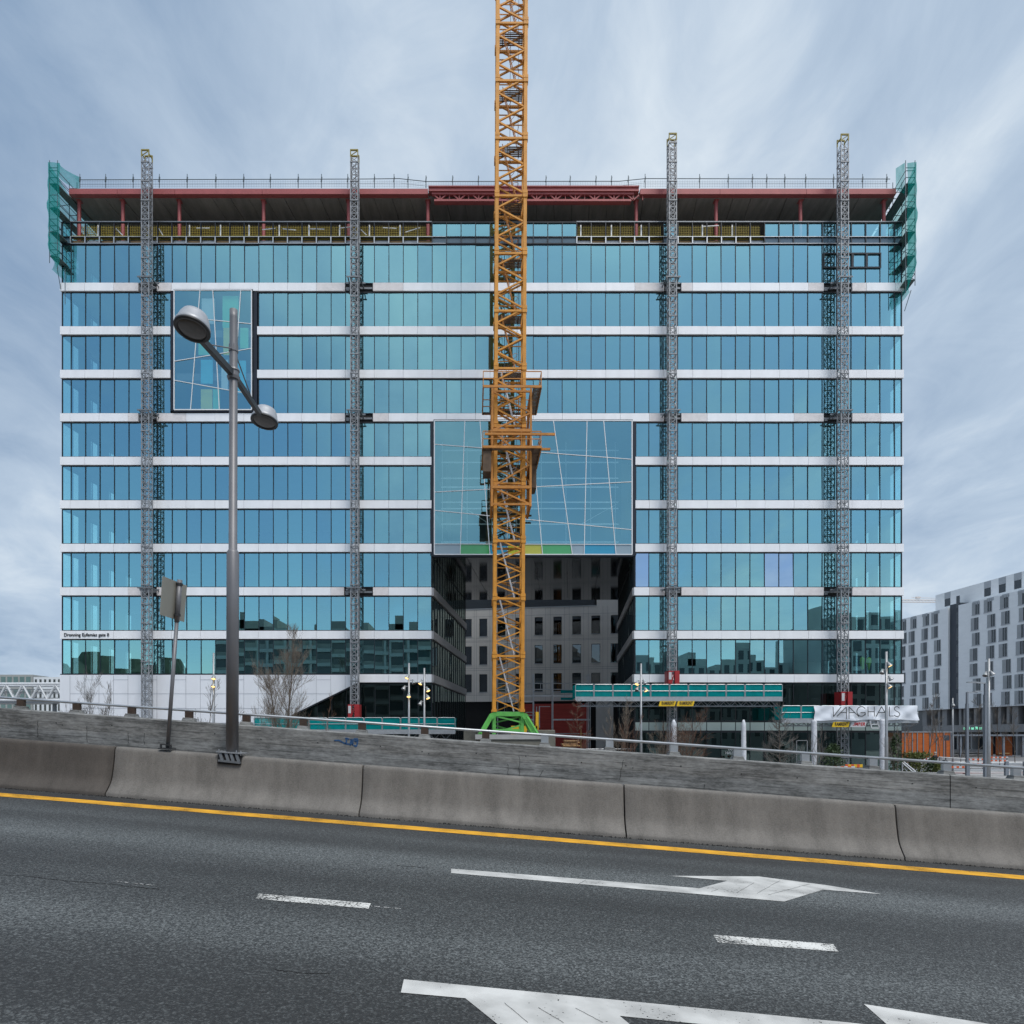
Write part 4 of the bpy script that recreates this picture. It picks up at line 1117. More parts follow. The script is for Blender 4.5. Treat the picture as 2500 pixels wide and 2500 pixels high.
# ------------------------------------------------------------------ netted scaffolds at the two top corners
def side_scaffold(sgn, xin, pxi, pxo, top, label, tip):
    """sgn -1 left end, +1 right end; xin inner face of the scaffold at the building"""
    w = .68; gap = .28
    r = thing('netted_scaffold', label, 'scaffold', (xin + sgn * .6, D, Z(640)), 'netted scaffolds hung at the top corners')
    xi = X(pxi, D - 1.1) - SK * -1.15; xo = X(pxo, D - 1.1) - SK * -1.15
    y0 = D - 1.15
    zl = [Z(v, D - 1) for v in ((452, 511, 569.5, 628) if sgn < 0 else (452, 511, 569.5, 628, 686))]
    ztop, zbot = Z(top, D - 1.1), Z(645 if sgn < 0 else 700, D - 1)
    ny = 8; step = 2.2
    m = MB()
    for k in range(ny):
        y = y0 + k * step; sh = SK * (y - D)
        tt = ztop if k == 0 else Z(top + 28, D)
        for x in (xi, xo):
            m.tube((x + sh, y, zbot - (.0 if x == xo else .6)), (x + sh, y, tt), .032, 6)
        for z in zl:
            for q in (0, .5, 1.05): m.tube((xi + sh, y, z + q), (xo + sh, y, z + q), .026, 5)
        m.tube((xi + sh, y, ztop - .6 if k == 0 else tt - .5), (xo + sh, y, ztop - .6 if k == 0 else tt - .5), .026, 5)
    m.build('upright_frame', 'scaf', r)
    m = MB(); yE = y0 + (ny - 1) * step
    for z in zl:
        for x in (xi, xo):
            for q in (.5, 1.05): m.tube((x + SK * (y0 - D), y0, z + q), (x + SK * (yE - D), yE, z + q), .026, 5)
    for k in range(ny - 1):
        a, b = y0 + k * step, y0 + (k + 1) * step
        for z, zz in zip(zl, zl[1:]):
            if k % 2 == 0: m.tube((xo + SK * (a - D), a, zz), (xo + SK * (b - D), b, z), .024, 5)
    # raking struts back to the wall
    m.tube((xo, D - .4, zbot + .1), (xin, D - .2, zbot - 1.5), .03, 5); m.tube((xi, D - .4, zbot - 2.9), (xi, D - .4, zbot), .03, 5)
    m.build('ledger_rail', 'scaf', r)
    for z in zl:
        m = MB(); m.hexa([(min(xi, xo) + SK * (y0 - D), y0, z - .03), (max(xi, xo) + SK * (y0 - D), y0, z - .03), (max(xi, xo) + SK * (yE - D), yE, z - .03), (min(xi, xo) + SK * (yE - D), yE, z - .03),
                          (min(xi, xo) + SK * (y0 - D), y0, z + .02), (max(xi, xo) + SK * (y0 - D), y0, z + .02), (max(xi, xo) + SK * (yE - D), yE, z + .02), (min(xi, xo) + SK * (yE - D), yE, z + .02)])
        m.build('deck', 'scafdeck', r)
    # net: outside face, front end and a sagging belly underneath
    m = MB()
    nz = 22; na = 26
    def netpt(u, v):
        # u 0..1 along outside (depth), v 0..1 up
        y = y0 - .06 + (yE - y0) * u
        z = zbot + (Z(top + 4 + (26 * min(1, u * 6)), D - 1.2) - zbot) * v
        bl = .07 * math.sin(u * 23 + v * 9) + .10 * math.sin(v * 19 + u * 7) + .05 * math.sin(v * 41)
        x = xo + sgn * (.04 + abs(bl) * .7)
        if v < .16: x -= sgn * (.16 - v) / .16 * tip * .9
        return Vector((x + SK * (y - D), y, z))
    i0 = len(m.v)
    for a in range(na + 1):
        for b in range(nz + 1): m.v.append(netpt(a / na, b / nz))
    for a in range(na):
        for b in range(nz):
            m.f.append((i0 + a * (nz + 1) + b, i0 + (a + 1) * (nz + 1) + b, i0 + (a + 1) * (nz + 1) + b + 1, i0 + a * (nz + 1) + b + 1)); m.mi.append(0)
    i0 = len(m.v)
    for a in range(5):
        for b in range(nz + 1):
            v = b / nz; q = netpt(0, v); t = a / 4
            x = q.x + (xi - sgn * .04 - q.x) * t
            m.v.append(Vector((x, y0 - .06 - .05 * math.sin(v * 14 + t * 3), q.z - (.5 * (1 - abs(2 * t - 1)) * (1 if v == 0 else 0)))))
    for a in range(4):
        for b in range(nz):
            m.f.append((i0 + a * (nz + 1) + b, i0 + (a + 1) * (nz + 1) + b, i0 + (a + 1) * (nz + 1) + b + 1, i0 + a * (nz + 1) + b + 1)); m.mi.append(0)
    # sheet running back over the roof corner
    i0 = len(m.v)
    for a in range(8):
        t = a / 7
        for b in (0, 1):
            top_p = P(142 + 52 * t, 396 + 46 * t ** .7 - 10 * t, D - 1.0 + 2.2 * t) if sgn < 0 else P(2209 - 22 * t, 397 + 14 * t, D - 1.0 + 1.5 * t)
            m.v.append(top_p + Vector((0, 0, -b * (1.1 if sgn < 0 else 2.6 - .8 * t))))
    for a in range(7): m.f.append((i0 + 2 * a, i0 + 2 * a + 2, i0 + 2 * a + 3, i0 + 2 * a + 1)); m.mi.append(0)
    # belly under the lowest deck
    i0 = len(m.v)
    for a in range(9):
        for b in range(5):
            u, t = a / 8, b / 4; q = netpt(u * .5, 0)
            m.v.append(Vector((q.x + (xin + SK * (q.y - D) - q.x) * t, q.y, zbot - .55 * math.sin(t * 1.9) - .05 * math.sin(u * 20))))
    for a in range(8):
        for b in range(4): m.f.append((i0 + a * 5 + b, i0 + (a + 1) * 5 + b, i0 + (a + 1) * 5 + b + 1, i0 + a * 5 + b + 1)); m.mi.append(0)
    m.build('net', 'net', r, True)
    return r
side_scaffold(-1, X(152), 141.5, 122, 393, 'teal netted scaffold at the left end of the open top floor', .55)
side_scaffold(1, X(2201) + .12, 2210, 2233, 393, 'teal netted scaffold at the right end of the open top floor', .75)

# ------------------------------------------------------------------ mast climbers
YM = D - 1.07
def mast_climber(px, topy, label, plat=None, drive=None, signs=(), bottom=0.0):
    x = X(px, YM - .33); w = .33
    r = thing('mast_climber', label, 'mast climber', (x, YM, 0), 'mast climbers on the facade')
    zt = Z(topy, YM - .33)
    m = MB()
    for sx in (-1, 1):
        for sy in (-1, 1): m.bar((x + sx * (w - .035), YM + sy * (w - .035), 0), (x + sx * (w - .035), YM + sy * (w - .035), zt - .6), .07)
    z = 0.0; k = 0; st_ = .52
    c = w - .035
    while z < zt - .8:
        z2 = min(z + st_, zt - .6)
        for s in (-1, 1):
            m.bar((x - c, YM + s * c, z), (x + c, YM + s * c, z), .045); m.bar((x + s * c, YM - c, z), (x + s * c, YM + c, z), .045)
            e = 1 if (k + (s > 0)) % 2 else -1
            m.bar((x - e * c, YM + s * c, z), (x + e * c, YM + s * c, z2), .036); m.bar((x + s * c, YM - e * c, z), (x + s * c, YM + e * c, z2), .036)
            if s < 0: m.bar((x + e * c, YM + s * c, z), (x - e * c, YM + s * c, z2), .03)
        if k % 3 == 0:
            for s in (-1, 1): m.bar((x - w, YM + s * w, z), (x + w, YM + s * w, z), .09, .07)
        z = z2; k += 1
    m.bar((x, YM + c + .03, 0), (x, YM + c + .03, zt - .6), .05)
    m.build('mast', 'mast', r)
    m = MB()
    for sx in (-1, 1):
        for sy in (-1, 1): m.bar((x + sx * c, YM + sy * c, zt - .6), (x + sx * c, YM + sy * c, zt), .075)
    for s in (-1, 1):
        m.bar((x - c, YM + s * c, zt - .05), (x + c, YM + s * c, zt - .05), .11, .09); m.bar((x + s * c, YM - c, zt - .3), (x + s * c, YM + c, zt - .3), .06)
    m.bar((x - c, YM - c, zt - .5), (x + c, YM - c, zt - .1), .05)
    m.build('mast_head', 'masthi', r)
    # ties to the facade
    for yb in (704, 1021, 1444):
        zz = Z(yb)
        m = MB()
        for s in (-1, 1): m.bar((x + s * .5, YM - .3, zz), (x + s * (.55), D - .06, zz), .08); m.bar((x + s * .5, YM + .3, zz), (x - s * .3, D - .06, zz), .06)
        m.bar((x - .8, YM + .42, zz), (x + .8, YM + .42, zz), .09, .12); m.bar((x - .6, YM - .40, zz), (x + .6, YM - .40, zz), .07, .09)
        m.build('wall_tie', 'galv_dark', r)
    if drive:
        y0, y1 = drive; za, zb = Z(y1, YM - .4), Z(y0, YM - .4)
        m = MB()
        m.box(x - .45, x - .14, YM - .62, YM - .40, za, zb); m.box(x + .08, x + .45, YM - .62, YM - .40, za, zb)
        m.box(x - .48, x + .48, YM - .40, YM - .36, zb - .08, zb); m.box(x - .48, x - .40, YM - .40, YM + .40, za, zb); m.box(x + .40, x + .48, YM - .40, YM + .40, za, zb)
        m.bar((x - .16, YM - .5, za + .1), (x + .08, YM - .5, zb - .1), .06)
        d = m.build('drive_unit', 'red', r)
        m = MB(); m.box(x - .42, x - .20, YM - .64, YM - .621, za + .35, zb - .12); m.build('label_plate', 'signgrey', d)
    if plat:
        xa, xb, yg0, yg1, yt1, bays = plat
        Yf = YM - 1.75; Yb = YM - .55
        XA, XB = X(xa, Yf), X(xb, Yf); zg, zd, ztr = Z(yg0, Yf), Z(yg1, Yf), Z(yt1, Yf)
        m = MB(); m.box(XA, XB, Yf + .03, Yb, zd - .16, zd - .02); m.build('deck', 'galv', r)
        m = MB(); m.box(XA + .02, XB - .02, Yf - .02, Yf + .028, zd - .26, zd + .10); m.build('toe_board', 'galv', r)
        n = bays
        for k in range(n):
            a, b = XA + (XB - XA) * k / n, XA + (XB - XA) * (k + 1) / n
            m = MB()
            m.tube((a + .03, Yf, zd), (a + .03, Yf, zg - .06), .026, 6); m.tube((b - .03, Yf, zd), (b - .03, Yf, zg - .06), .026, 6)
            m.tube((a + .03, Yf, zg - .06), (a + .10, Yf, zg), .026, 6); m.tube((b - .03, Yf, zg - .06), (b - .10, Yf, zg), .026, 6)
            m.tube((a + .10, Yf, zg), (b - .10, Yf, zg), .026, 6); m.tube((a + .03, Yf, (zg + zd) / 2 + .02), (b - .03, Yf, (zg + zd) / 2 + .02), .022, 6)
            gp = m.build('guard_panel', 'galv', r)
            nt_ = MB(); q = []
            nn = 8; i0 = 0
            for u in range(nn + 1):
                for v in range(5):
                    xx = a + .03 + (b - a - .06) * u / nn; zz = zd + .05 + (zg - zd - .03) * v / 4
                    nt_.v.append(Vector((xx, Yf + .035 + .018 * math.sin(u * 1.9 + v * 1.3 + k * 2.1), zz + (.03 * math.sin(u + k * 3) if v == 4 else 0))))
            for u in range(nn):
                for v in range(4): nt_.f.append((u * 5 + v, (u + 1) * 5 + v, (u + 1) * 5 + v + 1, u * 5 + v + 1)); nt_.mi.append(0)
            nt_.build('guard_net', 'netguard', gp, True)
        m = MB()
        for e, xx in ((0, XA), (1, XB)):
            m.box(xx - .03, xx + .03, Yf + .05, Yb, zd, zg - .05)
        m.build('end_net', 'netguard', r)
        m = MB()
        m.bar((XA + .3, Yf + .3, ztr), (XB - .3, Yf + .3, ztr), .07); m.bar((XA + .1, Yf + .3, zd - .2), (XB - .1, Yf + .3, zd - .2), .07); m.bar((XA + .3, Yb - .2, ztr), (XB - .3, Yb - .2, ztr), .07)
        k = 0; xx = XA + .3
        while xx < XB - .7:
            za, zb2 = (ztr, zd - .2) if k % 2 else (zd - .2, ztr)
            m.bar((xx, Yf + .3, za), (xx + .45, Yf + .3, zb2), .05); m.bar((xx, Yb - .2, za), (xx + .45, Yb - .2, zb2), .05)
            xx += .45; k += 1
        m.build('truss', 'galv_dark', r)
        for (sx0, sx1, sy0, sy1, txt, mat, ink) in signs:
            Ys = Yf - .06
            m = MB(); sh = .12
            m.prism([(X(sx0, Ys), Ys, Z(sy1, Ys)), (X(sx1, Ys) - sh, Ys, Z(sy1, Ys)), (X(sx1, Ys), Ys, Z(sy0, Ys)), (X(sx0, Ys) + sh, Ys, Z(sy0, Ys))], (0, .04, 0))
            so = m.build('sign', mat, r)
            wd_ = X(sx1, Ys) - X(sx0, Ys)
            put_text('sign_lettering', txt, (X(sx0, Ys) + .16 * wd_, Ys - .012, Z(sy1, Ys) + .11), wd_ * .74, .25, ink, so, shear=.22, bold=.028, spacing=1.08, ext=.004)
    return r
mast_climber(354, 364, 'bare grey lattice mast at the left end of the facade, without a visible platform')
mast_climber(864.5, 364, 'grey lattice mast left of the crane, its teal netted platform low by the parapet', (620, 1112, 1752, 1784, 1805, 11), (1720, 1752))
mast_climber(1643, 324, 'grey lattice mast right of the crane, its long teal platform carrying two yellow signs', (1404, 1911, 1671, 1704, 1723.5, 11), (1638, 1670),
             [(1608, 1651, 1711.5, 1724, "RAMIRENT", 'signyellow', 'ink'), (1651.5, 1696, 1711.5, 1724, "RAMIRENT", 'signyellow', 'ink')])
mast_climber(2063, 326, 'grey lattice mast at the right end of the facade, its platform behind the white banner', (1908, 2242, 1723, 1757, 1772, 7), (1689, 1722),
             [(2031, 2075, 1762.5, 1775, "RAMIRENT", 'signyellow', 'ink'), (2075.5, 2116, 1762.5, 1775, ".IMBER", 'signgrey', 'signred')])

# banner
Yb_ = YM - 1.75 - .13
def bp(x, y): return P(1900 + .2174 * x, 1640 + .2174 * y, Yb_)
ban = thing('banner', 'white canvas banner with thin black lettering tied along the right platform', 'banner', bp(985, 545))
m = MB(); nu, nv = 44, 10
for u in range(nu + 1):
    for v in range(nv + 1):
        t, q = u / nu, v / nv
        x = 397 + (1563 - 397) * t + 8 * q + 4 * math.sin(q * 5) * (t < .05); y = 383 - 4 * t + (162 + 6 * math.sin(t * 21)) * q
        p = bp(x, y)
        f = .05 * math.sin((t * 9 + q * 1.4) * 3.1) * math.sin(q * 2.6) + .04 * math.sin(t * 31 - q * 4) * (q ** 2) + .03 * abs(math.sin((t * 5.2 - q) * 2.4))
        p.y -= f * 1.9
        m.v.append(p)
for u in range(nu):
    for v in range(nv):
        i = u * (nv + 1) + v
        m.f.append((i, i + 1, i + nv + 2, i + nv + 1)); m.mi.append(0)
m.build('canvas', 'canvas', ban, True)
m = MB()
def stroke(pts, wd=.058):
    for a, b in zip(pts, pts[1:]):
        pa, pb = bp(*a), bp(*b); pa.y = pb.y = Yb_ - .235
        m.bar(pa, pb, .004, wd, up=(0, 1, 0)) if False else m.bar(pa, pb, wd, .004, up=(0, 1, 0))
stroke([(598, 397), (602, 505), (688, 396)]); stroke([(640, 503), (746, 398), (750, 530)]); stroke([(688, 460), (748, 460)])
stroke([(777, 530), (777, 397), (888, 505)]); stroke([(778, 460), (840, 460)])
stroke([(915 + 50 * math.cos(a), 447 - 54 * math.sin(a)) for a in [R(35 + 12.5 * k) for k in range(24)]] + [(958, 490), (958, 460), (905, 460)])
stroke([(988, 395), (990, 503)]); stroke([(1058, 393), (1060, 503)]); stroke([(989, 450), (1059, 450)])
stroke([(1080, 503), (1140, 393), (1203, 500)]); stroke([(1105, 460), (1178, 460)]); stroke([(1228, 393), (1228, 498), (1276, 498)])
stroke([(1340, 412), (1325, 396), (1300, 394), (1284, 408), (1286, 428), (1308, 444), (1334, 458), (1346, 478), (1336, 498), (1310, 505), (1290, 496), (1282, 486)])
m.build('lettering', 'ink', ban)
# small ladder frame hanging below the platform
m = MB()
a, b, c, d_ = bp(1028, 548), bp(1110, 545), bp(1135, 632), bp(1048, 632)
for p_, q_ in ((a, b), (b, c), (c, d_), (d_, a), ((a + d_) / 2, (b + c) / 2)): m.bar(p_, q_, .07)
o = m.build('hanging_frame', 'ladder', None); tag(o, 'small white ladder-like frame hanging below the banner', 'frame')

# ------------------------------------------------------------------ tower crane
CX, CY, CH = 2.50, 49.5, 1.0
ZB = Z(1738, 48.4)
cr = thing('tower_crane', 'orange lattice tower crane mast on a green base rising past the top', 'tower crane', (CX, CY, ZB - 1.6))
SEC = 4.085
def lat(z0, z1, mat, n, thick):
    m = MB()
    for sx in (-1, 1):
        for sy in (-1, 1):
            m.bar((CX + sx * CH, CY + sy * CH, z0), (CX + sx * CH, CY + sy * CH, z1), .235)
            m.box(CX + sx * CH - .165, CX + sx * CH + .165, CY + sy * CH - .165, CY + sy * CH + .165, z1 - .27, z1 + .27 - .30) 
            m.box(CX + sx * CH - .165, CX + sx * CH + .165, CY + sy * CH - .165, CY + sy * CH + .165, z0, z0 + .22)
    h = (z1 - z0) / n
    for k in range(n):
        a, b = z0 + h * k + .1, z0 + h * (k + 1) + .02
        e = 1 if k % 2 else -1
        for s in (-1, 1):
            q = e * (1 if s < 0 else -1)
            m.bar((CX - q * (CH - .1), CY + s * CH, a), (CX + q * (CH - .1), CY + s * CH, b), thick, thick)
            m.bar((CX + s * CH, CY - q * (CH - .1), a), (CX + s * CH, CY + q * (CH - .1), b), thick, thick)
    for s in (-1, 1):
        m.bar((CX - CH, CY + s * CH, z1 - .12), (CX + CH, CY + s * CH, z1 - .12), .16, .14); m.bar((CX + s * CH, CY - CH, z1 - .12), (CX + s * CH, CY + CH, z1 - .12), .16, .14)
    # light cross ties inside
    for f_ in (.35, .62, .8): 
        m.bar((CX - CH, CY + CH * .9, z0 + f_ * (z1 - z0)), (CX + CH, CY + CH * .9, z0 + f_ * (z1 - z0)), .055)
    m.build('mast_section', mat, cr)
nsec = 13
for k in range(nsec):
    z0 = ZB + SEC * k; z1 = z0 + SEC
    lat(z0, z1, 'crane' if k != 5 else 'crane', 4 if k >= 5 else 5, .105 if k >= 5 else .085)
    lm = 'ladder' if k < 6 else 'craneold'
    m = MB()
    a = Vector((CX - .62, CY - .35, z1 - .1)); b = Vector((CX + .42, CY - .35, z0 + .05))
    for off in (-.17, .17):
        m.bar(a + Vector((0, off, 0)), b + Vector((0, off, 0)), .075 if k < 6 else .05)
    for t in range(1, 14): q = a + (b - a) * t / 14; m.bar(q + Vector((0, -.17, 0)), q + Vector((0, .17, 0)), .03)
    for t in (.25, .5, .75):
        q = a + (b - a) * t
        pts = [q + Vector((.38 * math.sin(v), -.34 * math.cos(v), .22 * math.sin(v))) for v in [R(15 * j) for j in range(0, 13)]]
        for p_, q_ in zip(pts, pts[1:]): m.bar(p_, q_, .022)
    m.build('ladder', lm, cr)
    m = MB(); 
    for q in range(6): m.box(CX - .85, CX + .85, CY - .15 + q * .16, CY - .07 + q * .16, z0 + .02, z0 + .06)
    for q in (-.6, .6): m.box(CX + q - .03, CX + q + .03, CY - .15, CY + .75, z0 - .04, z0 + .019)
    for xx in (CX - .2, CX + .8): m.bar((xx, CY + .7, z0 + .07), (xx, CY + .7, z0 + 1.0), .03)
    m.bar((CX - .2, CY + .7, z0 + 1.0), (CX + .8, CY + .7, z0 + 1.0), .03); m.bar((CX - .2, CY + .7, z0 + .55), (CX + .8, CY + .7, z0 + .55), .025)
    m.build('landing', 'galv_dark' if k < 6 else 'deckgrid', cr)
    m = MB(); m.bar((CX - .05, CY + .4, z0), (CX - .02, CY + .4, z1), .03); m.bar((CX + .55, CY + .5, z0), (CX + .57, CY + .5, z1), .025); m.build('cable', 'dark_metal', cr)
# climbing cage
zc0, zc1 = Z(1236, 48.1), Z(948, 48.1)
KH = 1.36
KX = CX + .10
m = MB()
for sx in (-1, 1):
    for sy in (-1, 1): m.bar((KX + sx * KH, CY + sy * KH, zc0), (KX + sx * KH, CY + sy * KH, zc1), .15)
zz = [zc0 + .15, zc0 + 1.35, zc0 + 3.0, zc0 + 5.35, zc0 + 6.6, zc1 - .2]
for z in (zz[0], zz[1], zz[3], zz[5]):
    for s in (-1, 1):
        m.bar((KX - KH, CY + s * KH, z), (KX + KH, CY + s * KH, z), .20 if z in (zz[1], zz[3]) else .12); m.bar((KX + s * KH, CY - KH, z), (KX + s * KH, CY + KH, z), .16)
for k, (a, b) in enumerate(zip(zz, zz[1:])):
    e = 1 if k % 2 else -1
    for s in (-1, 1):
        m.bar((KX - e * KH, CY + s * KH, a), (KX + e * KH, CY + s * KH, b), .11); m.bar((KX + s * KH, CY - e * KH, a), (KX + s * KH, CY + e * KH, b), .11)
m.build('climbing_cage', 'craneold', cr)
def ring(zf, half, rail, heavy):
    d = MB(); ri = KH + .1
    for (x0, x1, y0, y1) in (((-half, -ri, -half, half), (ri, half, -half, half), (-ri, ri, -half, -ri), (-ri, ri, ri, half)) if heavy else ((ri, half, -half, half), (-half, ri, ri + .3, half))):
        yy_ = y0
        while yy_ < y1 - .02: d.box(KX + x0, KX + x1, CY + yy_, CY + min(y1, yy_ + .10), zf - .05, zf - .01); yy_ += .19
        for q_ in (x0 + .05, x1 - .05): d.box(KX + q_ - .03, KX + q_ + .03, CY + y0, CY + y1, zf - .11, zf - .051)
    do = d.build('platform', 'deckgrid', cr)
    q = MB()
    c = [(-half, -half), (half, -half), (half, half), (-half, half)]
    for (xa, ya), (xb, yb) in zip(c, c[1:] + c[:1]):
        for f_ in (rail, rail * .52): q.bar((KX + xa, CY + ya, zf + f_), (KX + xb, CY + yb, zf + f_), .05)
        q.bar((KX + xa, CY + ya, zf), (KX + xb, CY + yb, zf), .13 if heavy else .09, .16)
        for t in (0, .33, .66): q.bar((KX + xa + (xb - xa) * t, CY + ya + (yb - ya) * t, zf), (KX + xa + (xb - xa) * t, CY + ya + (yb - ya) * t, zf + rail), .045)
    q.build('railing', 'craneold', do)
    return do
zp1, zp2 = Z(943, 47.45), Z(1091, 47.45)
ring(zp1, 2.02, 1.05, False); ring(zp2, 2.02, 1.1, True)
m = MB(); m.bar((KX - 1.9, CY - 1.95, Z(1059, 47.5)), (KX + 3.0, CY - 1.95, Z(1059, 47.5)), .14, .15); m.bar((KX + .8, CY - 1.2, Z(1095, 48.2)), (KX + 2.75, CY - 1.2, Z(1095, 48.2)), .14, .15); m.build('projecting_beam', 'craneold', cr)
m = MB(); zq = zp2 - .1
for sx in (-1, 1):
    m = MB(); m.box(KX + sx * 1.72 - .28, KX + sx * 1.72 + .28, CY - 1.9, CY - .5, zq - 1.55, zq - .1) if sx < 0 else m.box(KX + 1.44, KX + 1.95, CY + .6, CY + 2.0, zq - 1.75, zq - .1)
    m.build('machinery_box', 'deckgrid', cr)
# green base
m = MB(); zg1, zg0 = ZB + .02, Z(1793, 48.4)
for sx in (-1, 1):
    for sy in (-1, 1): m.bar((CX + sx * CH, CY + sy * CH, zg0), (CX + sx * CH, CY + sy * CH, zg1), .22)
for s in (-1, 1):
    m.bar((CX - CH, CY + s * CH, zg1 - .16), (CX + CH, CY + s * CH, zg1 - .16), .2, .30); m.bar((CX + s * CH, CY - CH, zg1 - .16), (CX + s * CH, CY + CH, zg1 - .16), .2, .30)
    m.bar((CX - CH, CY + s * CH, zg0 + .28), (CX + CH, CY + s * CH, zg0 + .28), .16, .22)
    m.bar((CX - s * CH, CY + s * CH, zg0 + .85), (CX + s * CH, CY + s * CH, zg1 - .3), .11); m.bar((CX - s * CH, CY + s * CH, zg0 + .7), (CX + s * CH, CY + s * CH, zg0 + .1), .11)
    m.bar((CX + s * CH, CY - CH, zg0 + .2), (CX + s * CH, CY + CH, zg1 - .3), .11)
m.build('base_frame', 'cranegreen', cr)
for sx in (-1, 1):
    for sy in (-1, 1):
        m = MB(); m.bar((CX + sx * (CH + .18), CY + sy * (CH + .1), zg1 - .25), (CX + sx * (CH + .95), CY + sy * (CH + .8), zg0 + .02), .22, .26)
        m.lathe((CX + sx * (CH + .18), CY + sy * (CH + .1) - .2, zg1 - .33), (0, 1, 0), [(0, .22), (.4, .22)], 10)
        m.box(CX + sx * (CH + .95) - .2, CX + sx * (CH + .95) + .2, CY + sy * (CH + .8) - .2, CY + sy * (CH + .8) + .2, zg0 - .0, zg0 + .05)
        m.build('leg', 'cranegreen', cr)
cr.rotation_euler = (0, R(.30), 0)
# collars between sections that the photo shows as thick sleeves
m = MB(); m.box(CX - 2.35, CX + 2.35, CY - 2.2, CY + 2.2, zg0 - .34, zg0 - .003)
o = m.build('crane_foundation', 'slabconc', None); tag(o, 'pale flat concrete slab carrying the green crane base', 'foundation slab')
zm = zg0 - .34 - .8
m = MB(); m.hexa([(-6, 43, 0), (11, 43, 0), (11, 55.5, 0), (-6, 55.5, 0), (-4, 44.5, zm - .003), (9, 44.5, zm - .003), (9, 54, zm - .003), (-4, 54, zm - .003)])
m.build('terrain', M("site_earth", (0.12, 0.105, 0.09), 0.95, 0, 0.3, 1, .4), kind='structure')
for k, (a, b, t, h, y, lab) in enumerate(((1132, 1163, 1781, .8, 52.0, 'weathered concrete block at the far left behind the crane base'), (1164, 1197, 1783, .8, 52.0, 'weathered concrete block just left of the crane base'),
        (1178, 1322, 1805, .79, 47.4, 'long stained concrete block under the front of the crane slab'), (1288, 1355, 1782, .65, 51.5, 'upper concrete block at the right of the crane base'), (1326, 1356, 1793, .7, 49.0, 'lower concrete block at the right end of the crane slab'))):
    zt = Z(t, y)
    m = MB(); xa, xb = X(a, y), X(b, y); e = .04
    zb = zm if zt - h < zm + .3 else zm
    m.hexa([(xa, y, zb), (xb, y, zb), (xb, y + .8, zb), (xa, y + .8, zb), (xa, y, zt - e), (xb, y, zt - e), (xb, y + .8, zt - e), (xa, y + .8, zt - e)])
    m.hexa([(xa, y, zt - e), (xb, y, zt - e), (xb, y + .8, zt - e), (xa, y + .8, zt - e), (xa + e, y + e, zt), (xb - e, y + e, zt), (xb - e, y + .8 - e, zt), (xa + e, y + .8 - e, zt)])
    o = m.build('concrete_block', 'block', None); tag(o, lab, 'concrete block', 'ballast blocks round the crane base')
# yellow ballast frame and orange mesh behind the green base
m = MB(); m.box(X(1248, 55), X(1312, 55), 55, 55.3, zm, Z(1772, 55)); m.box(X(1308, 55), X(1315, 55), 55, 55.2, zm, Z(1738, 55))
o = m.build('ballast_frame', 'yellowbar', None); tag(o, 'yellow steel frame standing behind the green crane base', 'steel frame')

# ------------------------------------------------------------------ grey building behind the passage
RA = P(1137, 1489, 84.3); RB_ = P(1457, 1479, 81.7)
rdv = Vector((RB_.x - RA.x, RB_.y - RA.y, 0)).normalized(); rn = Vector((rdv.y, -rdv.x, 0))
def rb(px, py, out=0.0):
    r_ = ray(px, py); o0 = Vector((RA.x, RA.y, 0)) + rn * out
    t = o0.dot(rn) / r_.dot(rn); p = r_ * t
    return Vector((p.x, p.y, p.z + ZC))
gb = thing('grey_building', 'grey concrete-clad building with tall narrow windows behind the passage', 'building', (RA.x + 8, RA.y + 4, 0))
zr = rb(1137, 1489).z; zcb = rb(1170, 1713).z
colx = [(1133, 1145.5), (1170, 1189.5), (1214.5, 1234), (1259, 1277), (1305.3, 1325), (1351, 1371.5), (1397, 1418.5), (1443.6, 1465.2), (1491, 1512)]
rows = [(rb(1170, 1510.5).z, rb(1170, 1553.8).z), (rb(1170, 1577.6).z, rb(1170, 1622.3).z), (rb(1170, 1646).z, rb(1170, 1689.4).z)]
def sxy(px): p = rb(px, 1600); return (p - Vector((RA.x, RA.y, p.z))).dot(rdv)
def gp(s, o, z): q = Vector((RA.x, RA.y, 0)) + rdv * s + rn * o; return Vector((q.x, q.y, z))
sc = [(sxy(a), sxy(b)) for a, b in colx]; sc = [(a, max(b, a + .95)) for a, b in sc]
sc = [(sc[0][0] - 4.66 + .0, sc[0][0] - 3.6), (sc[0][0] - 2.33, sc[0][0] - 1.3)] + sc + [(sc[-1][0] + 2.33, sc[-1][0] + 3.35), (sc[-1][0] + 4.66, sc[-1][0] + 5.7)]
sL, sR = sc[0][0] - 3, sc[-1][1] + 6
m = MB()
def gbox(mb, s0, s1, o0, o1, z0, z1):
    mb.hexa([gp(s0, o1, z0), gp(s1, o1, z0), gp(s1, o0, z0), gp(s0, o0, z0), gp(s0, o1, z1), gp(s1, o1, z1), gp(s1, o0, z1), gp(s0, o0, z1)])
lev = [zcb] + [v for a, b in reversed(rows) for v in (b, a)] + [zr]
for k in range(len(lev) - 1):
    if k % 2 == 0: gbox(m, sL, sR, -.4, 0, lev[k], lev[k + 1])
    else:
        xs = [sL] + [v for q in sc for v in q] + [sR]
        for j in range(0, len(xs), 2): gbox(m, xs[j], xs[j + 1], -.4, 0, lev[k], lev[k + 1])
s1457 = sxy(1457)
gbox(m, s1457, sR, -.4, 0, zr, zr + 1.15)
m.build('wall', 'greyclad', gb)
m = MB()
for v in [zr - .9, rows[0][1] - .55, rows[1][0] + .5, rows[1][1] - .5, rows[2][0] + .45, rows[2][1] - .4]:
    gbox(m, sL, sR, .001, .003, v - .012, v + .012)
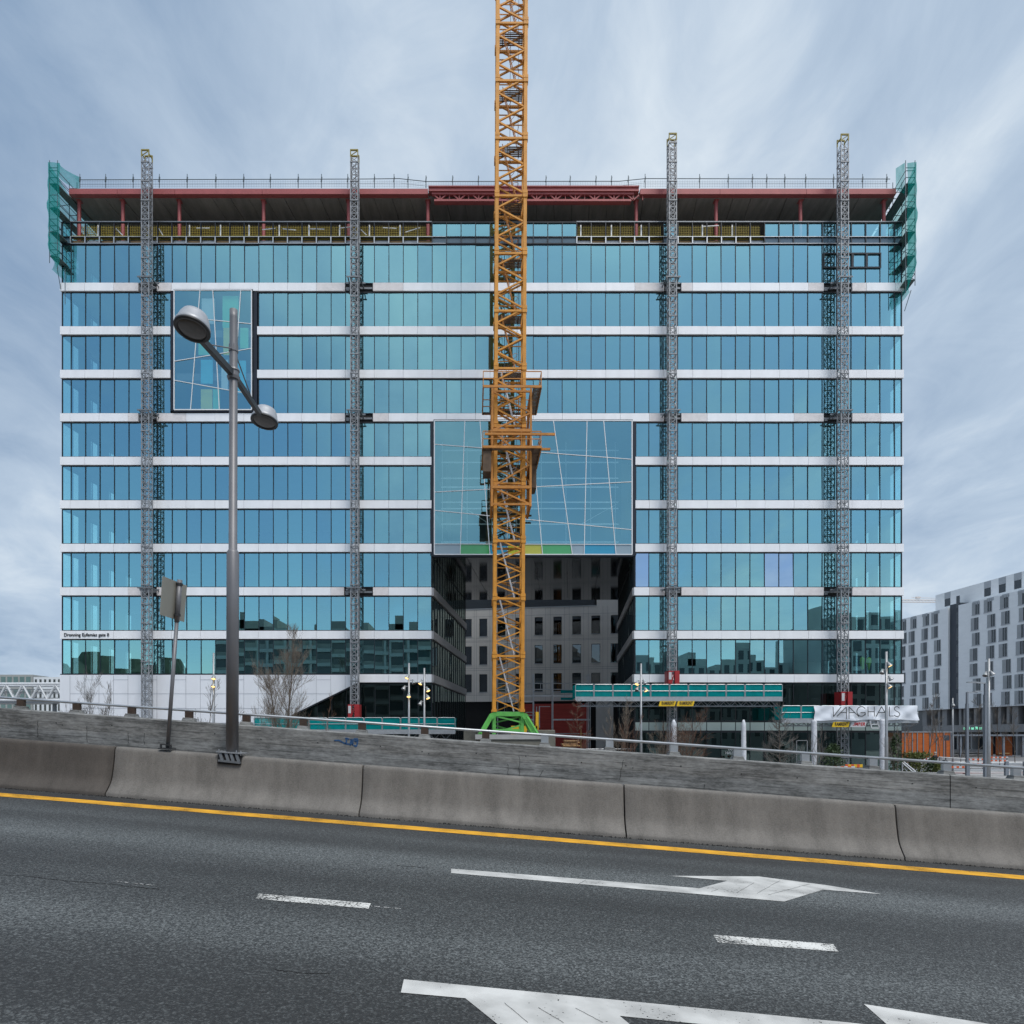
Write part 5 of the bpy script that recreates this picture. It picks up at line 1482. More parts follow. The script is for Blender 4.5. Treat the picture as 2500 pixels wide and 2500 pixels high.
for a, b in sc:
    for q in (a - .35, b + .32): gbox(m, q - .01, q + .01, .001, .003, zcb, zr)
m.build('panel_joint', 'joint', gb)
m = MB(); gbox(m, sL, s1457, -.5, .05, zr, zr + .10); m.build('coping', 'palegrey', gb)
m = MB(); gbox(m, sL, sR, -9, -.41, 0, zr - .05); gbox(m, sL, sR, -9, -1.6, zr - .05, zr + 3.4); m.build('inner_wall', 'black', gb)
m = MB(); gbox(m, sL, s1457 - .2, -1.59, -1.5, zr, zr + 3.3); m.build('upper_glazing', 'darkglazing', gb)
for ri, (zt, zb) in enumerate(rows):
    for ci, (a, b) in enumerate(sc):
        m = MB(); gbox(m, a, b, -.34, -.3, zb, zt)
        w = m.build('window', 'glassfar', gb)
        m = MB(); gbox(m, a - .06, b + .06, -.1, .06, zb - .07, zb); m.build('sill', 'palegrey', w)
        m = MB(); 
        for (s0, s1, z0, z1) in ((a, a + .05, zb, zt), (b - .05, b, zb, zt)): gbox(m, s0, s1, -.33 + .04, -.22, z0, z1)
        m.build('frame', 'frame', w)
        if (ri * 5 + ci) % 3 != 1:
            m = MB(); gbox(m, a + .3, b - .25, -.9, -.8, zt - .75, zt - .70); m.build('ceiling_lamp', M("warm_tube", (1, .8, .4), .5, emit=(1, .72, .32), estr=1.2) if 'wt' not in MT else MT['wt'], w)
            MT.setdefault('wt', bpy.data.materials['warm_tube'])
m = MB(); gbox(m, sxy(1280), sxy(1437), .0, .35, 0, zcb - .35); m.build('red_wall', 'redwall', gb)
m = MB(); gbox(m, sxy(1318), sxy(1344), .352, .40, 0, zcb - 1.0); m.build('door', 'redwall', gb)
m = MB(); gbox(m, sxy(1455), sxy(1474), .0, .6, 0, zcb); gbox(m, sxy(1474), sxy(1497), -.2, .3, 0, zcb); m.build('pillar', 'greyclad', gb)
# galvanised scaffold in front of it
YS = 70.0
sc_ = thing('white_scaffold', 'low galvanised scaffold with guard rails in front of the red wall', 'scaffold', (X(1370, YS), YS, 0))
m = MB()
for px in (1215, 1303, 1350, 1437, 1441):
    for yy in (YS, YS + .9): m.tube((X(px, YS), yy, 0), (X(px, YS), yy, Z(1645 if px != 1441 else 1650, YS)), .045, 6)
m.build('upright_post', 'ladder', sc_)
m = MB()
for py in (1668.5, 1683): m.tube(P(1215, py, YS), P(1470, py, YS), .045, 6)
for py in (1739, 1746): m.tube(P(1283, py, YS), P(1305, py, YS), .045, 6)
m.tube(P(1350, 1791, YS), P(1440, 1791, YS), .05, 6); m.tube(P(1317, 1725, YS), P(1343, 1725, YS), .04, 6); m.tube(P(1317, 1724, YS), P(1317, 1776, YS), .05, 6); m.tube(P(1310, 1725, YS), P(1310, 1770, YS), .045, 6)
for px in (1245, 1275, 1320, 1335, 1381, 1412): m.tube(P(px, 1668, YS), P(px, 1683, YS), .03, 5)
m.build('guard_rail', 'ladder', sc_)
for a, b, py in ((1215, 1470, 1699), (1215, 1303, 1713), (1350, 1440, 1757), (1283, 1303, 1757)):
    m = MB()
    m.box(X(a, YS), X(b, YS), YS - .02, YS + .02, Z(py + 1.8, YS), Z(py + .9, YS)); m.box(X(a, YS), X(b, YS), YS - .02, YS + .02, Z(py - .9, YS), Z(py - 1.8, YS))
    x = a
    while x < b: m.box(X(x, YS), X(min(b, x + 4.2), YS), YS - .02, YS + .02, Z(py + .9, YS), Z(py - .9, YS)); x += 8.4
    m.box(X(a, YS), X(b, YS), YS + .021, YS + .9, Z(py - 1.2, YS) - .05, Z(py - 1.2, YS))
    m.build('deck_lattice', 'ladder', sc_)
m = MB(); m.box(X(1369, YS), X(1406, YS), YS - .06, YS - .03, Z(1692, YS), Z(1685, YS)); m.box(X(1369, YS), X(1406, YS), YS - .06, YS - .03, Z(1709, YS), Z(1703, YS)); m.build('green_net', 'netguard', sc_)
# timber cross left in front of the red wall
m = MB(); m.bar(P(1418.5, 1780, 66), P(1418.5, 1807, 66), .10); m.bar(P(1414, 1791, 65.9), P(1424, 1791, 65.9), .08); m.bar(P(1418.5, 1807, 66), (P(1418.5, 1807, 66).x, 66, 0), .09)
tag(m.build('timber_stake', 'timber', None), 'pale timber stake with a crosspiece before the red wall', 'stake')
# scaffold seen inside the central glass box
ins_ = thing('indoor_scaffold', 'pale scaffold standing inside the central glass box', 'scaffold', (X(1300), D + 2, zs + .3))
m = MB()
for py in (1080, 1110, 1150, 1172, 1210, 1226, 1265, 1310): m.box(X(1075), X(1520), D + 1.6, D + 1.66, Z(py + 1.6), Z(py - 1.6))
m.build('deck_rail', 'ladder', ins_)
m = MB()
for px in range(1078, 1525, 62): m.tube((X(px), D + 1.6, zs + .3), (X(px), D + 1.6, Z(1060)), .03, 5)
m.tube((X(1120), D + 1.7, Z(1215)), (X(1190), D + 1.7, Z(1260)), .03, 5); m.tube((X(1430), D + 1.7, Z(1262)), (X(1515), D + 1.7, Z(1215)), .03, 5)
m.build('upright_post', 'ladder', ins_)

# ------------------------------------------------------------------ white apartment block at the right
WA = P(2500, 1435, 112.0); WB = P(2244, 1506, 136.0)
wd_ = Vector((WB.x - WA.x, WB.y - WA.y, 0)).normalized(); wn = Vector((-wd_.y, wd_.x, 0))
if wn.x > 0: wn = -wn
def wb(px, py, out=0.0):
    r_ = ray(px, py); o0 = Vector((WA.x, WA.y, 0)) + wn * out
    t = o0.dot(wn) / r_.dot(wn); p = r_ * t
    return Vector((p.x, p.y, p.z + ZC))
def wsx(px): p = wb(px, 1600); return (p - Vector((WA.x, WA.y, p.z))).dot(wd_)
def wq(s, o, z): q = Vector((WA.x, WA.y, 0)) + wd_ * s + wn * o; return Vector((q.x, q.y, z))
def wbox(mb, s0, s1, o0, o1, z0, z1):
    mb.hexa([wq(s0, o1, z0), wq(s1, o1, z0), wq(s1, o0, z0), wq(s0, o0, z0), wq(s0, o1, z1), wq(s1, o1, z1), wq(s1, o0, z1), wq(s0, o0, z1)])
ap = thing('apartment_block', 'white apartment block with staggered tall windows at the right edge', 'apartment block', wq(10, -6, 0))
zT = wb(2400, (1463)).z; zBm = wb(2400, 1727).z
sA, sB = -14.0, wsx(2203) + 14
sd0, sd1 = wsx(2340), wsx(2315)
m = MB(); wbox(m, sA, sd0, -12, 0, zBm, zT); wbox(m, sd1, sB, -12, 0, zBm, zT); m.build('wall', 'whiteclad', ap)
m = MB(); wbox(m, sd0, sd1, -12, -.35, zBm, zT + .5); m.build('stair_bay', 'slategrey', ap)
m = MB(); k = 0
while zBm + 1 + k * 3 < zT: wbox(m, sd0 + .1, sd0 + .9, -.349, -.30, zBm + .6 + k * 3, zBm + 2.9 + k * 3); k += 1
m.build('stair_glazing', 'darkglazing', ap)
m = MB(); wbox(m, sA, wsx(2258), -12, -2.2, zT + .01, zT + 3.6); m.build('penthouse_wall', 'whiteclad', ap)
sh_ = (zT - zBm) / 7.0
cols = [2216, 2238, 2273, 2299, 2357, 2392, 2432, 2470, 2512]
s_list = []
s = wsx(2210)
bay = 3.15
s = sB - 1.5
while s > sA + 1:
    if not (sd0 - .9 < s < sd1 + .9): s_list.append(s)
    s -= bay
for ci, s in enumerate(s_list):
    for fl in range(7):
        jog = (0, .5, -.35, .25, .5, -.2, 0)[(fl * 3 + ci * 2) % 7]
        z0 = zBm + fl * sh_ + .30; z1 = z0 + sh_ * .80
        a, b = s + jog - .85, s + jog + .85
        m = MB(); wbox(m, a, b, -.02, .012, z0, z1); w = m.build('window', 'darkglazing', ap)
        m = MB()
        wbox(m, a + .9, b, .013, .05, z0, z1); wbox(m, a + .42, a + .5, .013, .06, z0, z1); wbox(m, a, a + .05, .013, .06, z0, z1)
        m.build('shutter', 'shutter', w)
        m = MB(); wbox(m, a - .05, b + .05, .0, .10, z0 - .12, z0 - .01); m.build('sill', 'palegrey', w)
m = MB()
for ci, s in enumerate(s_list):
    if s < wsx(2262): wbox(m, s - .75, s + .75, -2.199, -2.17, zT + 2.4, zT + 3.55)
    wbox(m, s - .75, s + .75, .002, .02, zT - .62, zT - .02)
m.build('grey_cladding', 'palegrey', ap)
m = MB()
for ci, s in enumerate(s_list): 
    if s < wsx(2262): m = MB(); wbox(m, s - .7, s + .7, -2.195, -2.165, zT + .9, zT + 2.35); m.build('penthouse_window', 'darkglazing', ap)
# recessed base with stone fins
m = MB(); wbox(m, sA, sB, -12, -2.0, 0, zBm); m.build('base_wall', 'darkglazing', ap)
m = MB(); s = sA; k = 0
while s < wsx(2247):
    wbox(m, s, s + .55, -1.99, -.6, 5.2, zBm - .02) if k % 3 else wbox(m, s, s + 1.2, -1.99, -.6, 5.2, zBm - .02)
    s += 1.75; k += 1
wbox(m, sA, wsx(2247), -1.99, -.5, 3.9, 5.2)
m.build('base_fin', 'greyslat', ap)
m = MB(); s = sA
while s < wsx(2247): wbox(m, s, s + .35, -1.99, -.7, 0, 3.9); s += 3.2
m.build('base_pillar', 'greyslat', ap)
m = MB()
for k in range(6): wbox(m, wsx(2352) - .9 * k, wsx(2352) - .9 * k + .55, -.499, -.46, 4.35, 4.35 + (.5 if k % 2 else .4))
m.build('lit_lettering', M("green_sign_light", (.3, .9, .6), .5, emit=(.25, .8, .5), estr=.5), ap)

# orange pavilion, shelter with orange panels
YO = 104.0
pv = thing('orange_pavilion', 'long orange timber-clad shed left of the shelter in front of the apartments', 'shed', (X(2261, YO), YO + 3, 0))
m = MB(); m.box(X(2201, YO), X(2322, YO), YO, YO + 5, 0, Z(1788, YO)); m.build('wall', 'orange', pv)
m = MB()
for px in (2209, 2227, 2239, 2254, 2270, 2286, 2304, 2321): m.box(X(px, YO) - .07, X(px, YO) + .07, YO - .08, YO - .003, 0, Z(1789, YO))
m.build('vertical_trim', 'bluegrey', pv)
m = MB(); m.box(X(2200, YO), X(2323, YO), YO - .1, YO + 5.1, Z(1788, YO), Z(1786.3, YO)); m.build('roof_edge', 'palegrey', pv)
sh = thing('tram_shelter', 'open steel shelter with orange back panels beside the orange shed', 'shelter', (X(2410, YO), YO, 0))
m = MB(); m.box(X(2323, YO), X(2520, YO), YO - .3, YO + 2.5, Z(1797, YO), Z(1793, YO)); m.build('roof', 'bluegrey', sh)
for px in (2326, 2345, 2362, 2405, 2450, 2497):
    m = MB(); m.box(X(px, YO) - .13, X(px, YO) + .13, YO - .1, YO + .15, 0, Z(1797, YO)); m.build('post', 'bluegrey', sh)
m = MB(); m.box(X(2432, YO), X(2446, YO), YO + 1.8, YO + 1.9, Z(1846, YO), Z(1798, YO)); m.box(X(2454, YO), X(2494, YO), YO + 1.8, YO + 1.9, Z(1846, YO), Z(1798, YO)); m.build('back_panel', 'orange', sh)
m = MB()
for k, py in enumerate((1830, 1836, 1842, 1848)): m.box(X(2326, YO), X(2430, YO), YO + 1.5 - k * .3, YO + 1.8 - k * .3, 0 if k == 0 else Z(py + 2.5, YO), Z(py, YO))
m.build('bench', 'greyslat', sh)
m = MB(); m.box(X(2455, YO), X(2480, YO), YO + 1.2, YO + 1.6, Z(1841, YO), Z(1838.5, YO)); m.build('wooden_seat', 'timber', sh)

# ------------------------------------------------------------------ far left: footbridge and blocks
tb = thing('footbridge', 'white tubular truss footbridge at the far left beyond the parapet', 'footbridge', (X(60, 100), 100, 0))
m = MB(); Y1 = 100.0
for yy in (Y1, Y1 + 4):
    m.tube(P(-220, 1670, Y1) + Vector((0, yy - Y1, 0)), P(147, 1669, Y1) + Vector((0, yy - Y1, 0)), .18, 8); m.tube(P(-220, 1710, Y1) + Vector((0, yy - Y1, 0)), P(147, 1709, Y1) + Vector((0, yy - Y1, 0)), .18, 8)
    px = -205; k = 0
    while px < 147:
        a, b = (1671, 1708) if k % 2 else (1708, 1671)
        m.tube(P(px, a, Y1) + Vector((0, yy - Y1, 0)), P(px + 20, b, Y1) + Vector((0, yy - Y1, 0)), .13, 6); px += 20; k += 1
m.build('truss', 'farsteel', tb)
m = MB()
for yy in (Y1 + .3, Y1 + 3.7):
    for py in (1683, 1690, 1704): m.tube(P(-220, py, Y1) + Vector((0, yy - Y1, 0)), P(147, py, Y1) + Vector((0, yy - Y1, 0)), .06, 5)
m.build('handrail', 'galv_dark', tb)
m = MB(); m.box(X(-220, Y1), X(147, Y1), Y1, Y1 + 4, Z(1712, Y1) - .3, Z(1711, Y1)); m.build('deck', 'galv_dark', tb)
for px in (-150, -60, 20, 113, 138):
    m = MB(); m.tube((X(px, Y1), Y1 + 2, 0), (X(px, Y1), Y1 + 2, Z(1712, Y1)), .3, 8); m.build('pier', 'galv_dark', tb)
def simple_block(name, label, x0, x1, y0, dep, h, wall, glaz, fl, bay, ww, wh, zoff=1.0, cat='building', roof=None):
    r = thing(name, label, cat, ((x0 + x1) / 2, y0 + dep / 2 if dep > 0 else y0 + dep / 2, 0))
    m = MB(); ya, yb = min(y0, y0 + dep), max(y0, y0 + dep); m.box(x0, x1, ya, yb, 0, h); m.build('wall', wall, r)
    s = -1 if dep > 0 else 1
    nf = int((h - zoff) // fl); zoff = h - .6 - wh - (nf - 1) * fl
    for f_ in range(nf):
        m = MB(); x = x0 + (bay - ww) / 2
        while x + ww < x1:
            za = zoff + f_ * fl
            m.box(x, x + ww, y0 + (s * .05 if s < 0 else -.02), y0 + (.02 if s < 0 else .05), za, za + wh); x += bay
        m.build('window_glazing', glaz, r)
    if roof:
        m = MB()
        for (a, b, hh) in roof: m.box(x0 + a, x0 + b, ya + .3 * abs(dep), yb - .2 * abs(dep), h, h + hh)
        m.build('roof_plant', wall, r)
    return r
YF = 185.0
simple_block('office_block', 'grey block with a green glazed top floor beyond the footbridge', X(-260, YF), X(80, YF), YF, 7, Z(1647, YF), 'greybuild', 'greenwin', 3.4, 1.7, 1.2, 2.3)
m = None
simple_block('housing_block', 'pale block with small dark windows right of the grey one, beyond the footbridge', X(82, YF - 1), X(260, YF - 1), YF - 1, 12, Z(1653, YF - 1), 'whitebuild', 'darkglazing', 3.4, 1.25, .55, 1.7)
# far crane jib above the apartments
fc = thing('distant_crane', 'faint horizontal jib of a distant tower crane above the apartment roof', 'tower crane', (X(2330, 330), 330, 0))
m = MB(); Yc = 330
for (a, b) in (((2150, 1470), (2420, 1471)), ((2150, 1464), (2420, 1466))): m.tube(P(*a, Yc), P(*b, Yc), .22, 5)
px = 2150
while px < 2420: m.tube(P(px, 1470, Yc), P(px + 4, 1465, Yc), .1, 4); m.tube(P(px + 4, 1465, Yc), P(px + 8, 1470, Yc), .1, 4); px += 8
m.build('jib', 'farcrane', fc)
m = MB(); m.tube(P(2225, 1459, Yc), P(2310, 1461, Yc), .12, 4); m.box(X(2236, Yc), X(2246, Yc), Yc - .5, Yc + .5, Z(1461, Yc), Z(1457, Yc)); m.build('pendant', 'farcrane', fc)
m = MB(); m.bar((X(2400, Yc), Yc, 0), (X(2400, Yc), Yc, Z(1455, Yc)), 1.8); m.build('mast', 'farcrane', fc)

# buildings across the road, behind the camera: seen in the facade's reflections
simple_block('stone_office', 'dark stone office block with banded windows mirrored in the left lower storeys', -66, -9, -62, -24, 29.5, 'darkstone', 'darkglazing', 4.0, 6.2, 5.2, 2.2, 2.0, roof=[(3, 12, 3.0), (5, 9, 5.0), (16, 19, 1.6), (24, 33, 2.6), (36, 38, 4.2), (40, 52, 2.2), (46, 50, 4.4)])
m = MB()
for k in range(8): m.box(-66.3, -8.7, -61.99, -61.2, 2.0 + k * 3.75, 2.0 + k * 3.75 + .9)
for k in range(10): m.box(-66 + k * 6.2, -65.4 + k * 6.2, -61.98, -61.4, 0, 29.4)
m.build('balcony_cladding', 'lightstone', bpy.data.objects['stone_office'])
simple_block('light_office', 'light office block with tall windows mirrored in the right lower storeys', 40, 88, -80, -24, 24.5, 'lightstone', 'darkglazing', 3.7, 2.6, 1.4, 2.5, 1.6, roof=[(6, 12, 2), (18, 26, 2.6), (20, 22, 4.5), (30, 34, 1.6), (37, 44, 2.2)])
simple_block('corner_office', 'grey glazed office block mirrored at the right end of the facade', 90, 150, -58, -30, 33, 'lightstone', 'darkglazing', 3.7, 3.0, 2.0, 2.6, 1.6)
m = MB()
for k in range(40):
    x = rng.uniform(-150, -84); m.lathe((x, -75 + rng.uniform(-8, 8), 0), (0, 0, 1), [(0, 8), (10, 9), (15 + rng.uniform(0, 4), 6), (21 + rng.uniform(0, 3), 2)], 9)
m.build('far_woods', M("far_woodland", (0.05, 0.06, 0.035), 0.9, 0, 0.4, .3, .5), kind='stuff')

# ------------------------------------------------------------------ street lamp and sign post in front
LW = W_BAR + .33
s_p, h_p = at_w(567, 1836, LW)
lp0 = RP(s_p, LW, h_p)
lamp = thing('street_lamp', 'tall grey double-headed street lamp standing on the road barrier', 'street lamp', lp0)
yl_ = lp0.y
zk, ztop = Z(1342, yl_), Z(757, yl_)
m = MB()
tilt_ = (X(570.5, yl_) - lp0.x) / (ztop - lp0.z)
ax = Vector((tilt_, 0, 1)).normalized()
m.lathe(lp0 + Vector((0, 0, .0)), ax, [(0, .108), (zk - lp0.z - .06, .108), (zk - lp0.z, .076), (zk - lp0.z + .001, .0745), (ztop - lp0.z - .14, .0705), (ztop - lp0.z, .070)], 28)
po = m.build('pole', 'pole', lamp, True)
me = po.data
for p in me.polygons:
    if len(p.vertices) > 4: p.use_smooth = False
m = MB()
bp0 = lp0
m.hexa([RP(s_p - .24, LW - .13, h_p - .02), RP(s_p + .24, LW - .13, h_p - .02), RP(s_p + .24, LW + .13, h_p - .02), RP(s_p - .24, LW + .13, h_p - .02), RP(s_p - .24, LW - .13, h_p + .005), RP(s_p + .24, LW - .13, h_p + .005), RP(s_p + .24, LW + .13, h_p + .005), RP(s_p - .24, LW + .13, h_p + .005)])
for e in (-.2, .12, .2): m.tube(RP(s_p + e, LW - .1, h_p - .05), RP(s_p + e, LW - .1, h_p + .04), .012, 6)
m.build('base_plate', 'galv', lamp)
m = MB()
wf = W_BAR + .26
for e in (-.16, -.05, .04, .14): m.bar(RP(s_p + e - .02, wf - .02, h_p - .02), RP(s_p + e + .03, wf - .03, h_p - .16), .05)
m.bar(RP(s_p - .2, wf - .04, h_p - .16), RP(s_p + .2, wf - .04, h_p - .175), .05, .035)
m.build('bracket', 'galv_dark', lamp)
m = MB()
m.hexa([RP(s_p - .23, wf - .035, h_p - .215), RP(s_p + .2, wf - .035, h_p - .215), RP(s_p + .2, wf + .03, h_p - .215), RP(s_p - .23, wf + .03, h_p - .215), RP(s_p - .22, wf - .016, h_p - .02), RP(s_p + .2, wf - .016, h_p - .02), RP(s_p + .2, wf + .03, h_p - .02), RP(s_p - .22, wf + .03, h_p - .02)])
m.build('recess', 'black', lamp)
zA = Z(915, yl_)
def lhead(px, py):
    t = (zA - ZC + .0) / ((VY - py) / F); return Vector(((px - VX) / F * t, t, zA))
hA, hB = lhead(470, 800), lhead(646, 1026)
ccen = lp0 + ax * (zA - lp0.z)
arm_dir = (hB - hA).normalized()
m = MB()
eA = hA + arm_dir * .30; eB = hB - arm_dir * .27
m.bar(eA, ccen, .085, .11); m.bar(ccen, eB, .075, .10)
m.build('arm', 'dark_metal', lamp)
m = MB(); m.lathe(ccen - ax * .09, ax, [(0, .10), (.05, .115), (.055, .095), (.15, .095), (.155, .11), (.19, .10)], 20); m.build('clamp', 'pole', lamp)
m = MB(); tp = lp0 + ax * (Z(851, yl_) - lp0.z)
m.tube(tp, eA + (ccen - eA) * .14, .012, 6); m.tube(tp, eB + (ccen - eB) * .22, .012, 6); m.lathe(tp - ax * .06, ax, [(0, .082), (.12, .082)], 16); m.build('stay_rod', 'pole', lamp)
for hc, rr, sg in ((hA, .272, -1), (hB, .268, 1)):
    up = Vector((0, .10 * sg * -1, 1)).normalized()
    up = (Vector((0, 0, 1)) + arm_dir * (.20 if sg < 0 else .16) + Vector((.10, 0, 0))).normalized()
    m = MB(); m.lathe(hc - up * .03, up, [(0, rr * .97), (.02, rr), (.06, rr), (.075, rr * .95), (.19, rr * .84), (.255, rr * .72), (.29, rr * .50), (.30, rr * .2)], 40)
    ho = m.build('lamp_head', 'lampshell', lamp, True)
    m = MB(); m.lathe(hc - up * .05, up, [(.012, rr * .80), (0, rr * .82), (-.004, rr * .97), (.006, rr * 1.02), (.035, rr * 1.02), (.035, rr * .90), (.012, rr * .80)], 44, cap=False); m.build('rim', 'rimblack', ho, True)
    m = MB(); m.lathe(hc - up * .045, up, [(-.012, rr * .06), (-.010, rr * .30), (-.004, rr * .62), (0.008, rr * .80), (.012, rr * .82)], 36); m.build('lens', 'lens_off', ho, True)

SW = W_BAR + .36
s_s, h_s = at_w(409, 1829, SW)
sp0 = RP(s_s, SW, h_s); spt = P(439, 1416, sp0.y)
sg = thing('road_sign', 'leaning grey sign post showing the blank back of a square road sign', 'road sign', sp0)
m = MB(); m.tube(sp0, sp0 + (spt - sp0) * .76, .034, 14); m.build('post', 'pole', sg, True)
m = MB(); m.tube(sp0 + (spt - sp0) * .752, spt, .045, 14); m.build('post_sleeve', 'pole', sg, True)
adir = (spt - sp0).normalized(); 
bd = Vector((.12, 1, 0)).normalized(); bt = P(424, 1410, sp0.y); 
c0 = sp0 + (spt - sp0) * .77 - Vector((.05, 0, 0)); c1 = spt - adir * .03 - Vector((.05, 0, 0))
m = MB()
wl, wr = -.44, .34
m.prism([c0 + bd * wl, c0 + bd * wr, c1 + bd * wr, c1 + bd * wl], (-.012, 0, 0)); m.build('sign_panel', 'signback', sg)
m = MB()
for t in (.10, .93): q = c0 + (c1 - c0) * t; m.lathe(q + Vector((.05, 0, 0)) - adir * .02, adir, [(0, .058), (.04, .058)], 14)
m.build('clamp', 'dark_metal', sg)
m = MB(); m.hexa([RP(s_s - .12, SW - .11, h_s), RP(s_s + .12, SW - .11, h_s), RP(s_s + .12, SW + .08, h_s), RP(s_s - .12, SW + .08, h_s), RP(s_s - .12, SW - .11, h_s + .02), RP(s_s + .12, SW - .11, h_s + .02), RP(s_s + .12, SW + .08, h_s + .02), RP(s_s - .12, SW + .08, h_s + .02)])
m.bar(RP(s_s - .09, SW - .06, h_s + .02), RP(s_s - .09, SW - .06, h_s + .09), .03); m.bar(RP(s_s + .09, SW - .06, h_s + .02), RP(s_s + .09, SW - .06, h_s + .09), .03); m.bar(RP(s_s - .1, SW - .06, h_s + .08), RP(s_s + .1, SW - .06, h_s + .08), .02)
m.build('base_plate', 'dark_metal', sg)

# ------------------------------------------------------------------ spotlight poles on the plaza
def spot_pole(px, topy, Y, heads, label, rad=.075, mat='lamp_grey'):
    x = X(px, Y); r = thing('spotlight_pole', label, 'lamp post', (x, Y, 0), 'spotlight poles on the plaza')
    m = MB(); m.lathe((x, Y, 0), (0, 0, 1), [(0, rad * 1.25), (3.2, rad * 1.2), (3.3, rad), (Z(topy, Y), rad * .85)], 12); m.build('pole', mat, r, True)
    for (hx, hy, lit) in heads:
        c = P(hx, hy, Y - .12); sd = 1 if hx > px + 2 else (-1 if hx < px - 2 else 0)
        ax_ = Vector((sd * .45, -.35, -1)).normalized()
        m = MB(); b0 = c - ax_ * .16
        m.lathe(b0, ax_, [(0, .055), (.10, .07), (.12, .095), (.24, .125), (.30, .155), (.32, .15)], 14)
        h = m.build('spotlight', 'lamp_grey', r, True)
        m = MB(); m.bar((x, Y, c.z + .1), b0 + ax_ * .05, .04); m.build('bracket', 'lamp_grey', h)
        m = MB(); m.lathe(b0 + ax_ * .321, ax_, [(0, .13), (.004, .125)], 14); m.build('lens', 'lamp_on' if lit else 'lens_off', h)
    return r
spot_pole(521.5, 1594, 45, [(522, 1652, 1), (521, 1671, 1)], 'slim spotlight pole before the white base wall, left of the big bare tree')
spot_pole(998.5, 1619, 46, [(995.5, 1651, 1), (1009, 1664, 0), (987, 1679, 0), (998, 1696, 1)], 'spotlight pole with four lamps, left one of the pair left of the crane')
spot_pole(1036, 1631, 46, [(1028, 1665, 1), (1043.5, 1682, 1), (1043, 1700, 1), (1027, 1716, 0)], 'spotlight pole with four lamps, right one of the pair left of the crane')
spot_pole(1565, 1620, 46, [(1556.5, 1666, 1), (1573, 1665, 0), (1556, 1681, 0), (1575, 1682, 1)], 'spotlight pole with four lamps before the long teal platform')
spot_pole(2164, 1591, 44, [(2170, 1621, 1), (2154, 1639, 0), (2173, 1655, 0), (2170, 1673, 1)], 'spotlight pole with four lamps crossing the white banner', .085)
spot_pole(2414, 1608, 43, [(2406, 1645, 0), (2421, 1643, 0)], 'thick grey pole with two dark spotlights in front of the apartments', .085)
spot_pole(2326, 1704, 62, [(2327, 1720, 0)], 'thin grey spotlight pole at the right end of the orange shed', .06)
def arm_lamp(px, topy, Y, dx, label):
    x = X(px, Y); r = thing('arm_lamp', label, 'lamp post', (x, Y, 0), 'flat-armed lamp posts by the street')
    m = MB(); m.box(x - .10, x + .10, Y - .10, Y + .10, 0, Z(topy + 28, Y)); m.box(x - .07, x + .07, Y - .07, Y + .07, Z(topy + 28, Y), Z(topy, Y)); m.build('pole', 'bluegrey', r)
    m = MB(); m.bar((x, Y, Z(topy, Y)), (X(px + dx, Y), Y, Z(topy - (3 if dx < 0 else -1), Y)), .09); m.build('arm', 'galv', r)
    m = MB(); m.box(X(px + dx, Y) - .3, X(px + dx, Y) + .3, Y - .1, Y + .1, Z(topy - 1, Y), Z(topy - 3.5, Y)); m.build('luminaire', 'galv', r)
arm_lamp(2406, 1668, 46, -34, 'blue grey lamp post whose flat arm points left, beside the thick pole')
arm_lamp(2361, 1690, 60, 26, 'blue grey lamp post whose flat arm points right, before the apartments')

